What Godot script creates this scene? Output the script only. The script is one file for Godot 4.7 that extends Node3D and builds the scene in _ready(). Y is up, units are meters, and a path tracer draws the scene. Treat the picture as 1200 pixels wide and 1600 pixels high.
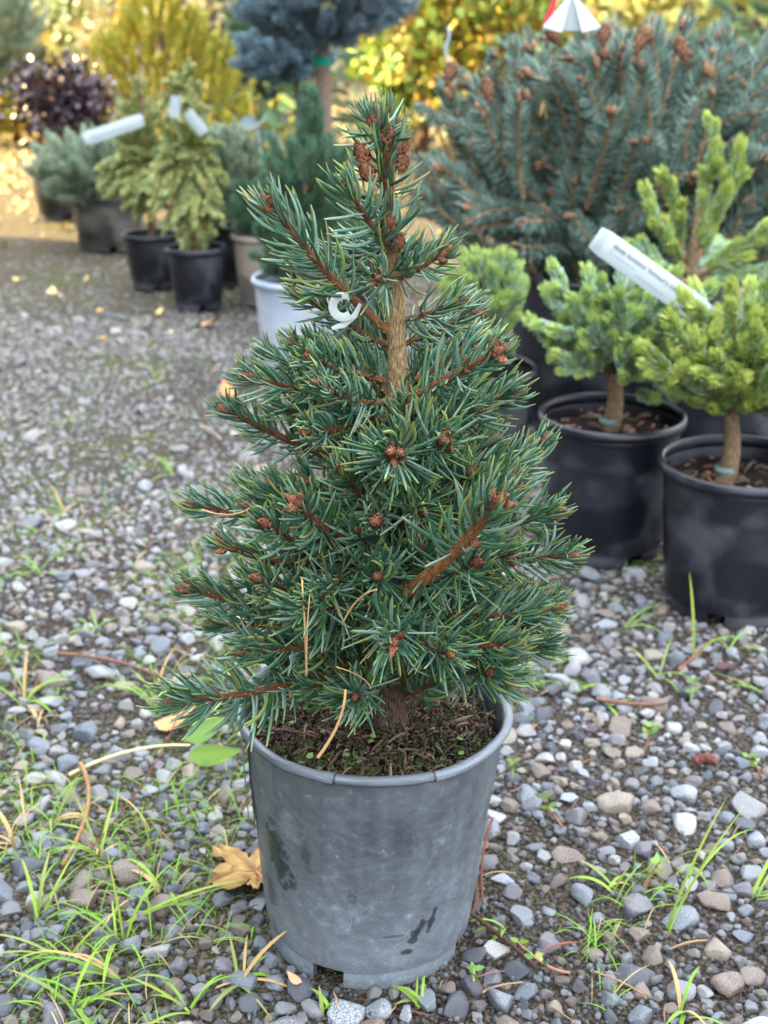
extends Node3D

const PAL := TAU / 2.0
var rng := RandomNumberGenerator.new()
var used := {}
var relief := FastNoiseLite.new()
var cam_at := Vector3(0, 0.56, 0)
var M := {}

const SHOOTS := [
	[0.0034, 0.4385, -0.69, -0.0179, 0.4752, -0.665, 1.72, 26.5, 0.14, 3],
	[0.0042, 0.4247, -0.69, 0.03, 0.4426, -0.67, 1.56, 22.26, 0.14, 4],
	[0.0041, 0.4453, -0.69, -0.0141, 0.4367, -0.71, 1.56, 23.32, 0.14, 1],
	[0.0018, 0.4262, -0.7, -0.0354, 0.4314, -0.71, 1.56, 24.38, 0.14, 1],
	[0.0035, 0.3965, -0.69, -0.0567, 0.4689, -0.66, 2.34, 26.5, 0.32, 3],
	[0.0054, 0.385, -0.7, -0.0452, 0.417, -0.69, 1.56, 21.2, 0.14, 1],
	[0.0052, 0.4281, -0.69, -0.0026, 0.4326, -0.66, 1.56, 21.2, 0.3, 2],
	[0.0073, 0.3844, -0.71, 0.0491, 0.4024, -0.72, 1.72, 23.32, 0.14, 2],
	[0.0081, 0.3657, -0.71, 0.0573, 0.3808, -0.74, 1.72, 23.32, 0.14, 1],
	[0.0078, 0.4014, -0.7, 0.0366, 0.4125, -0.69, 1.72, 23.32, 0.14, 1],
	[0.0078, 0.3593, -0.68, 0.0557, 0.3973, -0.64, 2.81, 25.44, 0.41, 6],
	[0.0108, 0.3489, -0.69, 0.0667, 0.3695, -0.66, 1.87, 26.5, 0.14, 1],
	[0.009, 0.347, -0.69, 0.0466, 0.3677, -0.64, 1.72, 25.44, 0.14, 1],
	[0.0043, 0.361, -0.7, -0.0708, 0.3787, -0.66, 2.03, 23.32, 0.14, 2],
	[0, 0.3693, -0.69, -0.0455, 0.3968, -0.66, 1.87, 21.2, 0.14, 2],
	[-0.007, 0.3703, -0.68, -0.0636, 0.3839, -0.69, 1.72, 21.2, 0.14, 1],
	[-0.0138, 0.3766, -0.67, -0.0367, 0.395, -0.64, 1.56, 21.2, 0.14, 2],
	[0.0035, 0.3612, -0.68, -0.0325, 0.3842, -0.63, 1.72, 21.2, 0.14, 1],
	[0.0018, 0.3619, -0.69, -0.0252, 0.3973, -0.71, 1.72, 21.2, 0.14, 1],
	[0.0054, 0.3508, -0.69, -0.0379, 0.3597, -0.63, 2.18, 23.32, 0.14, 1],
	[0, 0.3451, -0.69, -0.0558, 0.3587, -0.67, 1.72, 23.32, 0.14, 1],
	[-0.0037, 0.311, -0.7, -0.0844, 0.3579, -0.67, 2.5, 21.2, 0.38, 1],
	[0.0141, 0.3403, -0.67, 0.0036, 0.3664, -0.575, 3.28, 26.5, 0.14, 6],
	[0.0159, 0.3385, -0.67, 0.0286, 0.3616, -0.605, 2.34, 25.44, 0.38, 3],
	[0.0145, 0.3376, -0.69, 0.0133, 0.3677, -0.64, 1.72, 25.44, 0.3, 2],
	[0.0147, 0.3068, -0.69, 0.0755, 0.3238, -0.68, 1.87, 25.44, 0.14, 1],
	[0.0183, 0.3146, -0.69, 0.0588, 0.3305, -0.7, 1.87, 25.44, 0.14, 1],
	[0.0308, 0.2625, -0.71, 0.0918, 0.3264, -0.71, 2.18, 23.32, 0.38, 1],
	[0.0148, 0.291, -0.69, 0.0441, 0.3323, -0.64, 1.87, 25.44, 0.14, 2],
	[0.0028, 0.2645, -0.625, 0.0525, 0.3455, -0.56, 3.8, 26.5, 0.6, 5],
	[0.0214, 0.2912, -0.66, 0.0671, 0.3288, -0.63, 2.03, 25.44, 0.14, 3],
	[0.0337, 0.2709, -0.69, 0.0928, 0.3027, -0.66, 2.34, 25.44, 0.3, 4],
	[0.0337, 0.2669, -0.69, 0.1008, 0.2808, -0.65, 2.03, 24.38, 0.3, 2],
	[0.0327, 0.2753, -0.67, 0.0674, 0.2937, -0.62, 1.87, 23.32, 0.14, 2],
	[0.0144, 0.2639, -0.66, 0.045, 0.3024, -0.59, 1.87, 25.44, 0.14, 1],
	[0.0266, 0.238, -0.69, 0.0948, 0.2459, -0.66, 2.03, 25.44, 0.14, 1],
	[0.0182, 0.2439, -0.66, 0.0832, 0.2516, -0.64, 2.03, 26.5, 0.14, 1],
	[0.0073, 0.2358, -0.66, 0.0693, 0.242, -0.62, 2.18, 26.5, 0.14, 1],
	[0.0147, 0.2358, -0.66, 0.0677, 0.215, -0.63, 2.34, 26.5, 0.14, 1],
	[0.0191, 0.2253, -0.69, 0.0937, 0.2143, -0.67, 2.03, 26.5, 0.14, 0],
	[0.0042, 0.2574, -0.64, 0.005, 0.272, -0.565, 2.81, 25.44, 0.14, 5],
	[0.0071, 0.2535, -0.64, 0.0331, 0.2519, -0.59, 2.18, 25.44, 0.14, 1],
	[0, 0.3103, -0.67, -0.0039, 0.3219, -0.6, 1.87, 15.9, 0.38, 2],
	[-0.0148, 0.291, -0.69, -0.0718, 0.3026, -0.67, 1.87, 23.32, 0.14, 1],
	[-0.0444, 0.291, -0.69, -0.1047, 0.3034, -0.67, 2.03, 22.26, 0.14, 1],
	[-0.0108, 0.2796, -0.66, -0.0418, 0.3295, -0.6, 3.28, 22.26, 0.38, 4],
	[-0.0218, 0.2793, -0.67, -0.0607, 0.3141, -0.67, 1.87, 23.32, 0.14, 1],
	[-0.0149, 0.279, -0.69, -0.0812, 0.3014, -0.71, 1.87, 21.2, 0.14, 0],
	[-0.0144, 0.2679, -0.66, -0.084, 0.301, -0.62, 3.12, 21.2, 0.41, 4],
	[-0.0219, 0.2674, -0.67, -0.0582, 0.3191, -0.6, 1.87, 22.26, 0.14, 1],
	[-0.015, 0.2426, -0.68, -0.1062, 0.266, -0.64, 2.65, 23.32, 0.38, 4],
	[-0.0218, 0.248, -0.66, -0.0635, 0.2845, -0.61, 1.87, 23.32, 0.14, 1],
	[-0.0148, 0.2391, -0.67, -0.0925, 0.2437, -0.64, 2.03, 24.38, 0.14, 1],
	[-0.0192, 0.2843, -0.64, -0.0325, 0.2828, -0.59, 1.72, 24.38, 0.14, 0],
	[-0.0109, 0.252, -0.66, -0.0424, 0.2775, -0.59, 1.87, 25.44, 0.14, 0],
	[-0.0111, 0.2236, -0.66, -0.0747, 0.2381, -0.62, 2.18, 25.44, 0.14, 2],
	[-0.0074, 0.2153, -0.66, -0.1119, 0.2162, -0.605, 2.5, 26.5, 0.38, 4],
	[-0.0091, 0.2123, -0.65, -0.015, 0.2206, -0.6, 2.03, 23.32, 0.3, 1],
	[-0.0074, 0.2111, -0.66, -0.0429, 0.2089, -0.63, 1.72, 25.44, 0.14, 0],
	[0, 0.2796, -0.66, -0.0132, 0.3116, -0.61, 1.87, 23.32, 0.14, 1],
	[0, 0.2718, -0.66, -0.0032, 0.2953, -0.59, 1.87, 25.44, 0.14, 1],
	[0, 0.291, -0.67, -0.0201, 0.3359, -0.63, 1.87, 23.32, 0.14, 1],
	[0, 0.3254, -0.67, -0.0203, 0.3395, -0.64, 1.87, 23.32, 0.14, 1],
	[0.0072, 0.3065, -0.67, 0.0193, 0.3261, -0.6, 1.87, 25.44, 0.14, 1],
	[0.012, 0.2108, -0.72, 0.0661, 0.21, -0.75, 1.87, 25.44, 0.14, 0],
	[0, 0.2064, -0.72, -0.0758, 0.1914, -0.76, 1.87, 25.44, 0.14, 0],
]


# ---------------------------------------------------------------- mesh builder
class MB:
	var v := PackedVector3Array()
	var n := PackedVector3Array()
	var c := PackedColorArray()
	var uv := PackedVector2Array()
	var ix := PackedInt32Array()

	func vert(p: Vector3, nn: Vector3, u: Vector2, col: Color) -> int:
		v.append(p); n.append(nn); uv.append(u); c.append(col)
		return v.size() - 1

	func tri(a: int, b: int, d: int) -> void:
		var g := (v[b] - v[a]).cross(v[d] - v[a])
		if g.dot(n[a] + n[b] + n[d]) > 0.0:
			ix.append(a); ix.append(d); ix.append(b)
		else:
			ix.append(a); ix.append(b); ix.append(d)

	func quad(a: int, b: int, d: int, e: int) -> void:
		tri(a, b, d); tri(a, d, e)

	func face(p: Array, col: Color) -> void:
		# a flat polygon fan, front by its own order
		var g: Vector3 = (p[2] - p[0]).cross(p[1] - p[0]).normalized()
		var k := v.size()
		for q in p:
			vert(q, g, Vector2(q.x, q.z), col)
		for i in range(1, p.size() - 1):
			tri(k, k + i, k + i + 1)

	func tube(p: PackedVector3Array, r: PackedFloat32Array, sides: int, cols: Array, urep := 1.0, vlen := 0.05, cap := true, flat := 1.0) -> void:
		var m := p.size()
		var t := (p[1] - p[0]).normalized()
		var x := t.cross(Vector3(0.31, 0.11, 0.94)).normalized()
		var along := 0.0
		var k0 := v.size()
		for i in m:
			var a := p[maxi(i - 1, 0)]
			var b := p[mini(i + 1, m - 1)]
			t = (b - a).normalized()
			x = (x - t * x.dot(t)).normalized()
			var y := t.cross(x)
			if i > 0:
				along += p[i].distance_to(p[i - 1])
			var slope := 0.0
			if i > 0 and i < m - 1:
				slope = (r[i - 1] - r[i + 1]) / maxf(a.distance_to(b), 1e-5)
			var col: Color = cols[mini(i, cols.size() - 1)]
			for j in sides + 1:
				var f := TAU * j / sides
				var d := x * cos(f) + y * sin(f) * flat
				vert(p[i] + d * r[i], (x * cos(f) + y * sin(f) / flat + t * slope).normalized(), Vector2(urep * j / sides, along / vlen), col)
		for i in m - 1:
			for j in sides:
				var q := k0 + i * (sides + 1) + j
				quad(q, q + 1, q + sides + 2, q + sides + 1)
		if cap:
			for e in [0, m - 1]:
				var dirn := (p[0] - p[1]).normalized() if e == 0 else (p[m - 1] - p[m - 2]).normalized()
				var col: Color = cols[mini(e, cols.size() - 1)]
				var q := vert(p[e] + dirn * r[e] * 0.4, dirn, Vector2(0.5, 0.5), col)
				for j in sides:
					tri(q, k0 + e * (sides + 1) + j, k0 + e * (sides + 1) + j + 1)

	func lathe(prof: Array, segs: int, col: Color, a0 := 0.0, a1 := TAU, wob: FastNoiseLite = null, amp := 0.0) -> void:
		# prof: Vector2(radius, height) from the outside bottom round to the inside
		var k0 := v.size()
		var m := prof.size()
		for i in m:
			var a: Vector2 = prof[maxi(i - 1, 0)]
			var b: Vector2 = prof[mini(i + 1, m - 1)]
			var t := (b - a).normalized()
			for j in segs + 1:
				var f := a0 + (a1 - a0) * j / segs
				var d := Vector3(cos(f), 0, sin(f))
				var r: float = prof[i].x
				if wob:
					r += amp * wob.get_noise_3d(d.x * 60.0, prof[i].y * 900.0, d.z * 60.0)
				vert(d * r + Vector3(0, prof[i].y, 0), (d * t.y - Vector3(0, t.x, 0)).normalized(), Vector2(f / TAU, 1.0 - prof[i].y / 0.165), col)
		for i in m - 1:
			for j in segs:
				var q := k0 + i * (segs + 1) + j
				quad(q, q + 1, q + segs + 2, q + segs + 1)

	func ball(o: Vector3, b: Basis, rings: int, segs: int, col: Color) -> void:
		var k0 := v.size()
		var inv := b.inverse().transposed()
		for i in rings + 1:
			var e := PI * i / rings
			for j in segs + 1:
				var f := TAU * j / segs
				var d := Vector3(sin(e) * cos(f), cos(e), sin(e) * sin(f))
				vert(o + b * d, (inv * d).normalized(), Vector2(float(j) / segs, float(i) / rings), col)
		for i in rings:
			for j in segs:
				var q := k0 + i * (segs + 1) + j
				if i > 0:
					tri(q, q + 1, q + segs + 2)
				if i < rings - 1:
					tri(q, q + segs + 2, q + segs + 1)

	func add(o: MB, t: Transform3D) -> void:
		var k0 := v.size()
		v.append_array(t * o.v)
		n.append_array(Transform3D(t.basis.orthonormalized(), Vector3()) * o.n)
		c.append_array(o.c)
		uv.append_array(o.uv)
		var k := ix.size()
		ix.resize(k + o.ix.size())
		for i in o.ix:
			ix[k] = i + k0
			k += 1

	func smooth() -> void:
		# smooth normals from the faces themselves
		var s := PackedVector3Array()
		s.resize(v.size())
		for i in range(0, ix.size(), 3):
			var a := ix[i]
			var b := ix[i + 1]
			var d := ix[i + 2]
			var g := (v[d] - v[a]).cross(v[b] - v[a])
			s[a] += g; s[b] += g; s[d] += g
		for i in s.size():
			n[i] = s[i].normalized()

	func mesh(into: ArrayMesh = null, mat: Material = null) -> ArrayMesh:
		var m := into if into else ArrayMesh.new()
		if v.is_empty():
			return m
		var a := []
		a.resize(Mesh.ARRAY_MAX)
		a[Mesh.ARRAY_VERTEX] = v
		a[Mesh.ARRAY_NORMAL] = n
		a[Mesh.ARRAY_COLOR] = c
		a[Mesh.ARRAY_TEX_UV] = uv
		a[Mesh.ARRAY_INDEX] = ix
		m.add_surface_from_arrays(Mesh.PRIMITIVE_TRIANGLES, a)
		if mat:
			m.surface_set_material(m.get_surface_count() - 1, mat)
		return m


# ---------------------------------------------------------------- scene helpers
func V(x: float, y: float, z: float) -> Vector3:
	return Vector3(x, y, z)


func L(r: float, g: float, b: float) -> Color:
	return Color(r, g, b)


func numbered(called: String) -> String:
	var k: int = used.get(called, 0)
	used[called] = k + 1
	return called if k == 0 else "%s_%03d" % [called, k]


func tag(o: Node3D, label: String, category: String, group := "") -> Node3D:
	o.set_meta("label", label)
	o.set_meta("category", category)
	if group:
		o.set_meta("group", group)
	return o


func thing(called: String, label: String, category: String, at := Vector3.ZERO, turn := 0.0, group := "") -> Node3D:
	var o := Node3D.new()
	o.name = numbered(called)
	add_child(o)
	o.position = at
	o.rotation.y = turn
	tag(o, label, category, group)
	return o


func part(called: String, mesh: Mesh, mat: Material, parent: Node3D, t := Transform3D()) -> MeshInstance3D:
	var o := MeshInstance3D.new()
	if parent == self:
		o.name = numbered(called)
	else:
		var k: int = parent.get_meta("n_" + called, 0)
		parent.set_meta("n_" + called, k + 1)
		o.name = called if k == 0 else "%s_%03d" % [called, k]
	o.mesh = mesh
	o.transform = t
	if mat:
		o.material_override = mat
	parent.add_child(o)
	return o


func scatter(called: String, mesh: Mesh, mat: Material, where: Array[Transform3D], cols: PackedColorArray, parent: Node3D) -> MultiMeshInstance3D:
	var mm := MultiMesh.new()
	mm.transform_format = MultiMesh.TRANSFORM_3D
	mm.use_colors = cols.size() > 0
	mm.mesh = mesh
	mm.instance_count = where.size()
	for i in where.size():
		mm.set_instance_transform(i, where[i])
		if cols.size() > 0:
			mm.set_instance_color(i, cols[i])
	var o := MultiMeshInstance3D.new()
	o.multimesh = mm
	if mat:
		o.material_override = mat
	o.name = numbered(called) if parent == self else called
	parent.add_child(o, true)
	o.set_meta("kind", "stuff")
	return o


func noise_tex(s: int, freq: float, low: Color, high: Color, a := 0.3, b := 0.7, size := 256, oct := 4, kind := FastNoiseLite.TYPE_SIMPLEX_SMOOTH) -> NoiseTexture2D:
	var f := FastNoiseLite.new()
	f.seed = s
	f.noise_type = kind
	f.frequency = freq
	f.fractal_octaves = oct
	var t := NoiseTexture2D.new()
	t.width = size
	t.height = size
	t.seamless = true
	t.noise = f
	var g := Gradient.new()
	g.set_color(0, low)
	g.set_color(1, high)
	g.set_offset(0, a)
	g.set_offset(1, b)
	t.color_ramp = g
	return t


func vmat(rough: float, spec := 0.5, back := 0.0, tex: Texture2D = null, scale := 20.0, bump: Texture2D = null, bump_cm := 0.05) -> StandardMaterial3D:
	var m := StandardMaterial3D.new()
	m.vertex_color_use_as_albedo = true
	m.roughness = rough
	m.metallic_specular = spec
	m.cull_mode = BaseMaterial3D.CULL_DISABLED
	if back > 0.0:
		m.backlight_enabled = true
		m.backlight = Color(back, back, back)
	if tex or bump:
		m.uv1_triplanar = scale > 0.0
		m.uv1_scale = Vector3.ONE * absf(scale)
	if tex:
		m.albedo_texture = tex
	if bump:
		m.heightmap_enabled = true
		m.heightmap_texture = bump
		m.heightmap_scale = bump_cm
	return m


func cmat(lin: Color, rough: float, spec := 0.5) -> StandardMaterial3D:
	var m := vmat(rough, spec)
	m.vertex_color_use_as_albedo = false
	m.albedo_color = lin.linear_to_srgb()
	return m


func pick(a: Array) -> Variant:
	return a[rng.randi() % a.size()]


func rf(a: float, b: float) -> float:
	return rng.randf_range(a, b)


func rdir() -> Vector3:
	return Vector3(rng.randfn(), rng.randfn(), rng.randfn()).normalized()


func ground_y(x: float, z: float) -> float:
	return 0.006 * relief.get_noise_2d(x * 100.0, z * 100.0) + 0.012 * relief.get_noise_2d(x * 22.0 + 70.0, z * 22.0)


func on_ground(x: float, z: float) -> Vector3:
	return Vector3(x, ground_y(x, z), z)


# a basis whose y is the given direction, turned by spin about it
func along(d: Vector3, spin := 0.0) -> Basis:
	var y := d.normalized()
	var x := y.cross(Vector3(0.13, 0.21, 0.97) if absf(y.z) < 0.9 else Vector3(1, 0, 0)).normalized()
	return Basis(y, spin) * Basis(x, y, x.cross(y))


func curve(a: Vector3, b: Vector3, sag: Vector3, m: int) -> PackedVector3Array:
	var p := PackedVector3Array()
	for i in m:
		var t := float(i) / (m - 1)
		p.append(a.lerp(b, t) + sag * 4.0 * t * (1.0 - t))
	return p


func taper(r0: float, r1: float, m: int) -> PackedFloat32Array:
	var r := PackedFloat32Array()
	for i in m:
		r.append(lerpf(r0, r1, float(i) / (m - 1)))
	return r


# one needle: unit length up y, bending towards +x
func needle(bend: float, w: float, base: Color, tip: Color, rings := 6, sides := 5, kink := 0.0) -> MB:
	var m := MB.new()
	var p := PackedVector3Array()
	var r := PackedFloat32Array()
	var cols := []
	for i in rings:
		var t := float(i) / (rings - 1)
		p.append(Vector3(bend * t * t + kink * sin(t * 5.0) * t, t * (1.0 - 0.25 * bend * t), 0.3 * kink * t * t))
		r.append(w * 0.5 * [0.6, 0.95, 1.0, 1.0, 0.92, 0.3][int(round(t * 5.0))])
		cols.append(base if t < 0.9 else tip)
	m.tube(p, r, sides, cols, 1.0, 1.0, false, 0.72)
	return m


# a leaf: unit length up y, width w, folded and drooping towards +z
func leaf(w: float, fold: float, droop: float, col: Color, steps := 5, pointed := 0.7) -> MB:
	var m := MB.new()
	for i in steps + 1:
		var t := float(i) / steps
		var h := w * 0.5 * pow(sin(PI * pow(t, pointed)), 0.85) if i > 0 and i < steps else 0.0015
		var y := t * (1.0 - 0.3 * droop * t)
		var z := droop * t * t
		var lift := fold * h
		m.vert(Vector3(-h, y, z - lift), Vector3(fold * 0.7, 0.0, -1).normalized(), Vector2(0, t), col)
		m.vert(Vector3(0, y, z), Vector3(0, 0.2 * droop, -1).normalized(), Vector2(0.5, t), col * 1.15)
		m.vert(Vector3(h, y, z - lift), Vector3(-fold * 0.7, 0.0, -1).normalized(), Vector2(1, t), col)
	for i in steps:
		var q := i * 3
		m.quad(q, q + 1, q + 4, q + 3)
		m.quad(q + 1, q + 2, q + 5, q + 4)
	return m


# a grass blade: unit length, arching towards +x
func blade(w: float, arch: float, base: Color, tip: Color) -> MB:
	var m := MB.new()
	var p := Vector3.ZERO
	var a := 0.05
	for i in 10:
		var t := i / 9.0
		var h := w * 0.5 * (0.75 + 0.6 * t - 1.33 * t * t * t)
		var d := Vector3(sin(a), cos(a), 0)
		var nn := Vector3(cos(a), -sin(a), 0)
		var col := base.lerp(tip, t)
		m.vert(p + Vector3(0, 0, -h) + nn * h * 0.35, (nn + Vector3(0, 0, 0.35)).normalized(), Vector2(0, t), col)
		m.vert(p, nn, Vector2(0.5, t), col * 0.85)
		m.vert(p + Vector3(0, 0, h) + nn * h * 0.35, (nn - Vector3(0, 0, 0.35)).normalized(), Vector2(1, t), col)
		p += d / 9.0
		a += arch / 9.0
	for i in 9:
		var q := i * 3
		m.quad(q, q + 1, q + 4, q + 3)
		m.quad(q + 1, q + 2, q + 5, q + 4)
	return m


# a bud of overlapping scales, unit length up y
func bud(w: float, cols: Array, s: int) -> ArrayMesh:
	var g := RandomNumberGenerator.new()
	g.seed = s
	var m := MB.new()
	m.ball(Vector3(0, 0.45, 0), Basis(Vector3(w * 0.42, 0, 0), Vector3(0, 0.45, 0), Vector3(0, 0, w * 0.42)), 6, 8, cols[0] * 0.6)
	for ring in 6:
		var t := ring / 5.0
		var r := w * 0.5 * sin(PI * (0.22 + 0.7 * t))
		for k in 7:
			var f := TAU * (k + 0.5 * (ring % 2)) / 7 + g.randf_range(-0.1, 0.1)
			var d := Vector3(cos(f), 0, sin(f))
			var sd := Vector3(-sin(f), 0, cos(f))
			var o := d * r * 0.9 + Vector3(0, 0.05 + 0.78 * t, 0)
			var up := Vector3(0, 1, 0) - d * (t * 1.1 - 0.35)
			var h := 0.24 * g.randf_range(0.8, 1.2)
			var col: Color = cols[g.randi() % cols.size()]
			var q := m.v.size()
			m.vert(o - sd * w * 0.2, (d - sd * 0.5).normalized(), Vector2(0, 0), col)
			m.vert(o + sd * w * 0.2, (d + sd * 0.5).normalized(), Vector2(1, 0), col)
			m.vert(o + up * h * 0.6 - sd * w * 0.17 + d * w * 0.07, (d - sd * 0.4).normalized(), Vector2(0, 0.6), col)
			m.vert(o + up * h * 0.6 + sd * w * 0.17 + d * w * 0.07, (d + sd * 0.4).normalized(), Vector2(1, 0.6), col)
			m.vert(o + up * h + d * w * 0.04, (d + Vector3.UP * 0.4).normalized(), Vector2(0.5, 1), col.lerp(Color(0.4, 0.22, 0.12), 0.3))
			m.quad(q, q + 1, q + 3, q + 2)
			m.tri(q + 2, q + 3, q + 4)
	return m.mesh()


# a stone: unit radius, faceted and worn
func stone(s: int, knock: float) -> ArrayMesh:
	var g := RandomNumberGenerator.new()
	g.seed = s
	var f := FastNoiseLite.new()
	f.seed = s
	f.frequency = 0.55
	var cuts := []
	for k in 10:
		cuts.append([Vector3(g.randfn(), g.randfn(), g.randfn()).normalized(), g.randf_range(0.48, 0.82)])
	var m := MB.new()
	m.ball(Vector3.ZERO, Basis.IDENTITY, 14, 22, Color.WHITE)
	for i in m.v.size():
		var p := m.v[i]
		p *= 1.0 + 0.3 * f.get_noise_3dv(p * 1.6) + 0.05 * f.get_noise_3dv(p * 7.0)
		for cut in cuts:
			var over: float = p.dot(cut[0]) - cut[1]
			if over > 0.0:
				p -= cut[0] * over * knock
		m.v[i] = p
	# seam columns share their places, so the normals are averaged over both
	m.smooth()
	for i in 15:
		var a := i * 23
		var s2 := (m.n[a] + m.n[a + 22]).normalized()
		m.n[a] = s2
		m.n[a + 22] = s2
	for e in [0, 14]:
		var s3 := Vector3.ZERO
		for j in 23:
			s3 += m.n[e * 23 + j]
		for j in 23:
			m.n[e * 23 + j] = s3.normalized()
	return m.mesh()


# a twig of unit-free length len up y, set with needles all round; surfaces: wood, needles, bud
func sprig(s: int, length: float, thick: float, count: int, nl: float, nw: float, lean: float, curl: float, cols: Array, bark: Color, with_bud: bool, start := 0.05, upward := 0.0, droop := 0.0) -> ArrayMesh:
	var g := RandomNumberGenerator.new()
	g.seed = s
	var m := ArrayMesh.new()
	var wood := MB.new()
	var side := Vector3(g.randf_range(-0.1, 0.1), 0, g.randf_range(-0.1, 0.1) + droop) * length
	var p := curve(Vector3.ZERO, Vector3(0, length, 0) + side, -side * 0.5, 7)
	wood.tube(p, taper(thick, thick * 0.6, 7), 6, [bark])
	wood.mesh(m, M.twig)
	var pro := []
	for c in cols:
		pro.append(needle(curl * g.randf_range(0.6, 1.4), nw / nl, c, c * 1.1, 4, 4))
	var nd := MB.new()
	for k in count:
		var t := lerpf(start, 1.0, (k + g.randf()) / count)
		var q := p[mini(int(t * 6), 5)].lerp(p[mini(int(t * 6), 5) + 1], t * 6 - int(t * 6) if t < 1.0 else 1.0)
		var f := g.randf() * TAU
		var r := Vector3(cos(f), 0, sin(f))
		if upward > 0.0:
			r = (r - Vector3(0, 0, 1) * upward * g.randf()).normalized()
		var a := lean * lerpf(1.0, 0.72 if lean > 1.3 else 0.45, smoothstep(0.8, 1.0, t)) * g.randf_range(0.85, 1.15)
		var d := (r * sin(a) + Vector3.UP * cos(a)).normalized()
		var x := (Vector3.UP - d * d.dot(Vector3.UP)).normalized()
		var h := nl * g.randf_range(0.75, 1.1)
		nd.add(pro[pro.size() - 1] if lean > 1.3 and t > 0.74 else pro[g.randi() % pro.size()], Transform3D(Basis(x * h, d * h, x.cross(d) * h), q + r * thick * 0.5))
	nd.mesh(m, M.needle_far)
	if with_bud:
		var b := MB.new()
		for k in 3:
			var o := p[6] + Vector3(g.randf_range(-1, 1), g.randf_range(-1, 0.6), g.randf_range(-1, 1)) * thick * 1.3
			b.ball(o, along(Vector3(g.randfn() * 0.4, 1, g.randfn() * 0.4)) * Basis.from_scale(Vector3(1, 1.5, 1) * thick * g.randf_range(0.9, 1.35)), 6, 7, L(0.28, 0.17, 0.1) * g.randf_range(0.7, 1.2))
		b.mesh(m, M.twig)
	return m


# a plant made of a trunk and twig pieces that each are a part
func twig_plant(o: Node3D, called: String, mats: Array, where: Array, unit: float) -> void:
	for w in where:
		var a: Vector3 = w[0]
		var b: Vector3 = w[1]
		var len2 := a.distance_to(b)
		var k := len2 / unit
		var wide := lerpf(1.0, k, 0.5)
		var base := along(b - a, rf(0, TAU))
		part(called, pick(mats), null, o, Transform3D(base * Basis.from_scale(Vector3(wide, k, wide)), a))


func shell_twigs(o: Node3D, mats: Array, unit: float, center: Vector3, radius: Vector3, count: int, length: float, up: float, root: Vector3, inner := 0.7, called := "branch") -> void:
	var w := []
	for k in count:
		var d := rdir()
		var f := pow(rng.randf(), 0.5) * (1.0 - inner) + inner
		var b := center + Vector3(d.x * radius.x, d.y * radius.y, d.z * radius.z) * f
		var dirn := ((b - root).normalized() + Vector3(0, up, 0) + rdir() * 0.25).normalized()
		w.append([b - dirn * length * rf(0.8, 1.2), b])
	twig_plant(o, called, mats, w, unit)


func trunk_part(o: Node3D, called: String, p: PackedVector3Array, r: PackedFloat32Array, col: Color, mat: Material) -> void:
	var m := MB.new()
	m.tube(p, r, 10, [col], 3.0, 0.04)
	part(called, m.mesh(), mat, o)


# a leafy crown: clumps of leaves round a shell, carried on limbs
func leafy(o: Node3D, mesh: Mesh, mat: Material, center: Vector3, radius: Vector3, clumps: int, each: int, size: float, cols: Array, root: Vector3, bark: Color, trunk_r: float) -> void:
	var where: Array[Transform3D] = []
	var tint := PackedColorArray()
	var limbs := MB.new()
	for k in clumps:
		var d := rdir()
		var f := pow(rng.randf(), 0.4)
		var c0 := center + Vector3(d.x * radius.x, d.y * radius.y, d.z * radius.z) * f
		var spread := radius.length() * rf(0.1, 0.2)
		var col: Color = pick(cols)
		if k % 5 == 0:
			limbs.tube(curve(root, c0, Vector3(0, rf(-0.05, 0.12), 0) * radius.y, 6), taper(trunk_r * 0.35, trunk_r * 0.1, 6), 5, [bark])
		for j in each:
			var q := c0 + Vector3(rng.randfn(), rng.randfn() * 0.7, rng.randfn()) * spread
			var s := size * rf(0.7, 1.25)
			where.append(Transform3D(along(rdir() + Vector3(0, -0.2, 0) + d * 0.6, rf(0, TAU)) * Basis.from_scale(Vector3.ONE * s), q))
			var u := rf(0.75, 1.25)
			tint.append(Color(col.r * u, col.g * u * rf(0.93, 1.07), col.b * u))
	part("limb", limbs.mesh(), M.twig, o)
	scatter("foliage", mesh, mat, where, tint, o)


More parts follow.
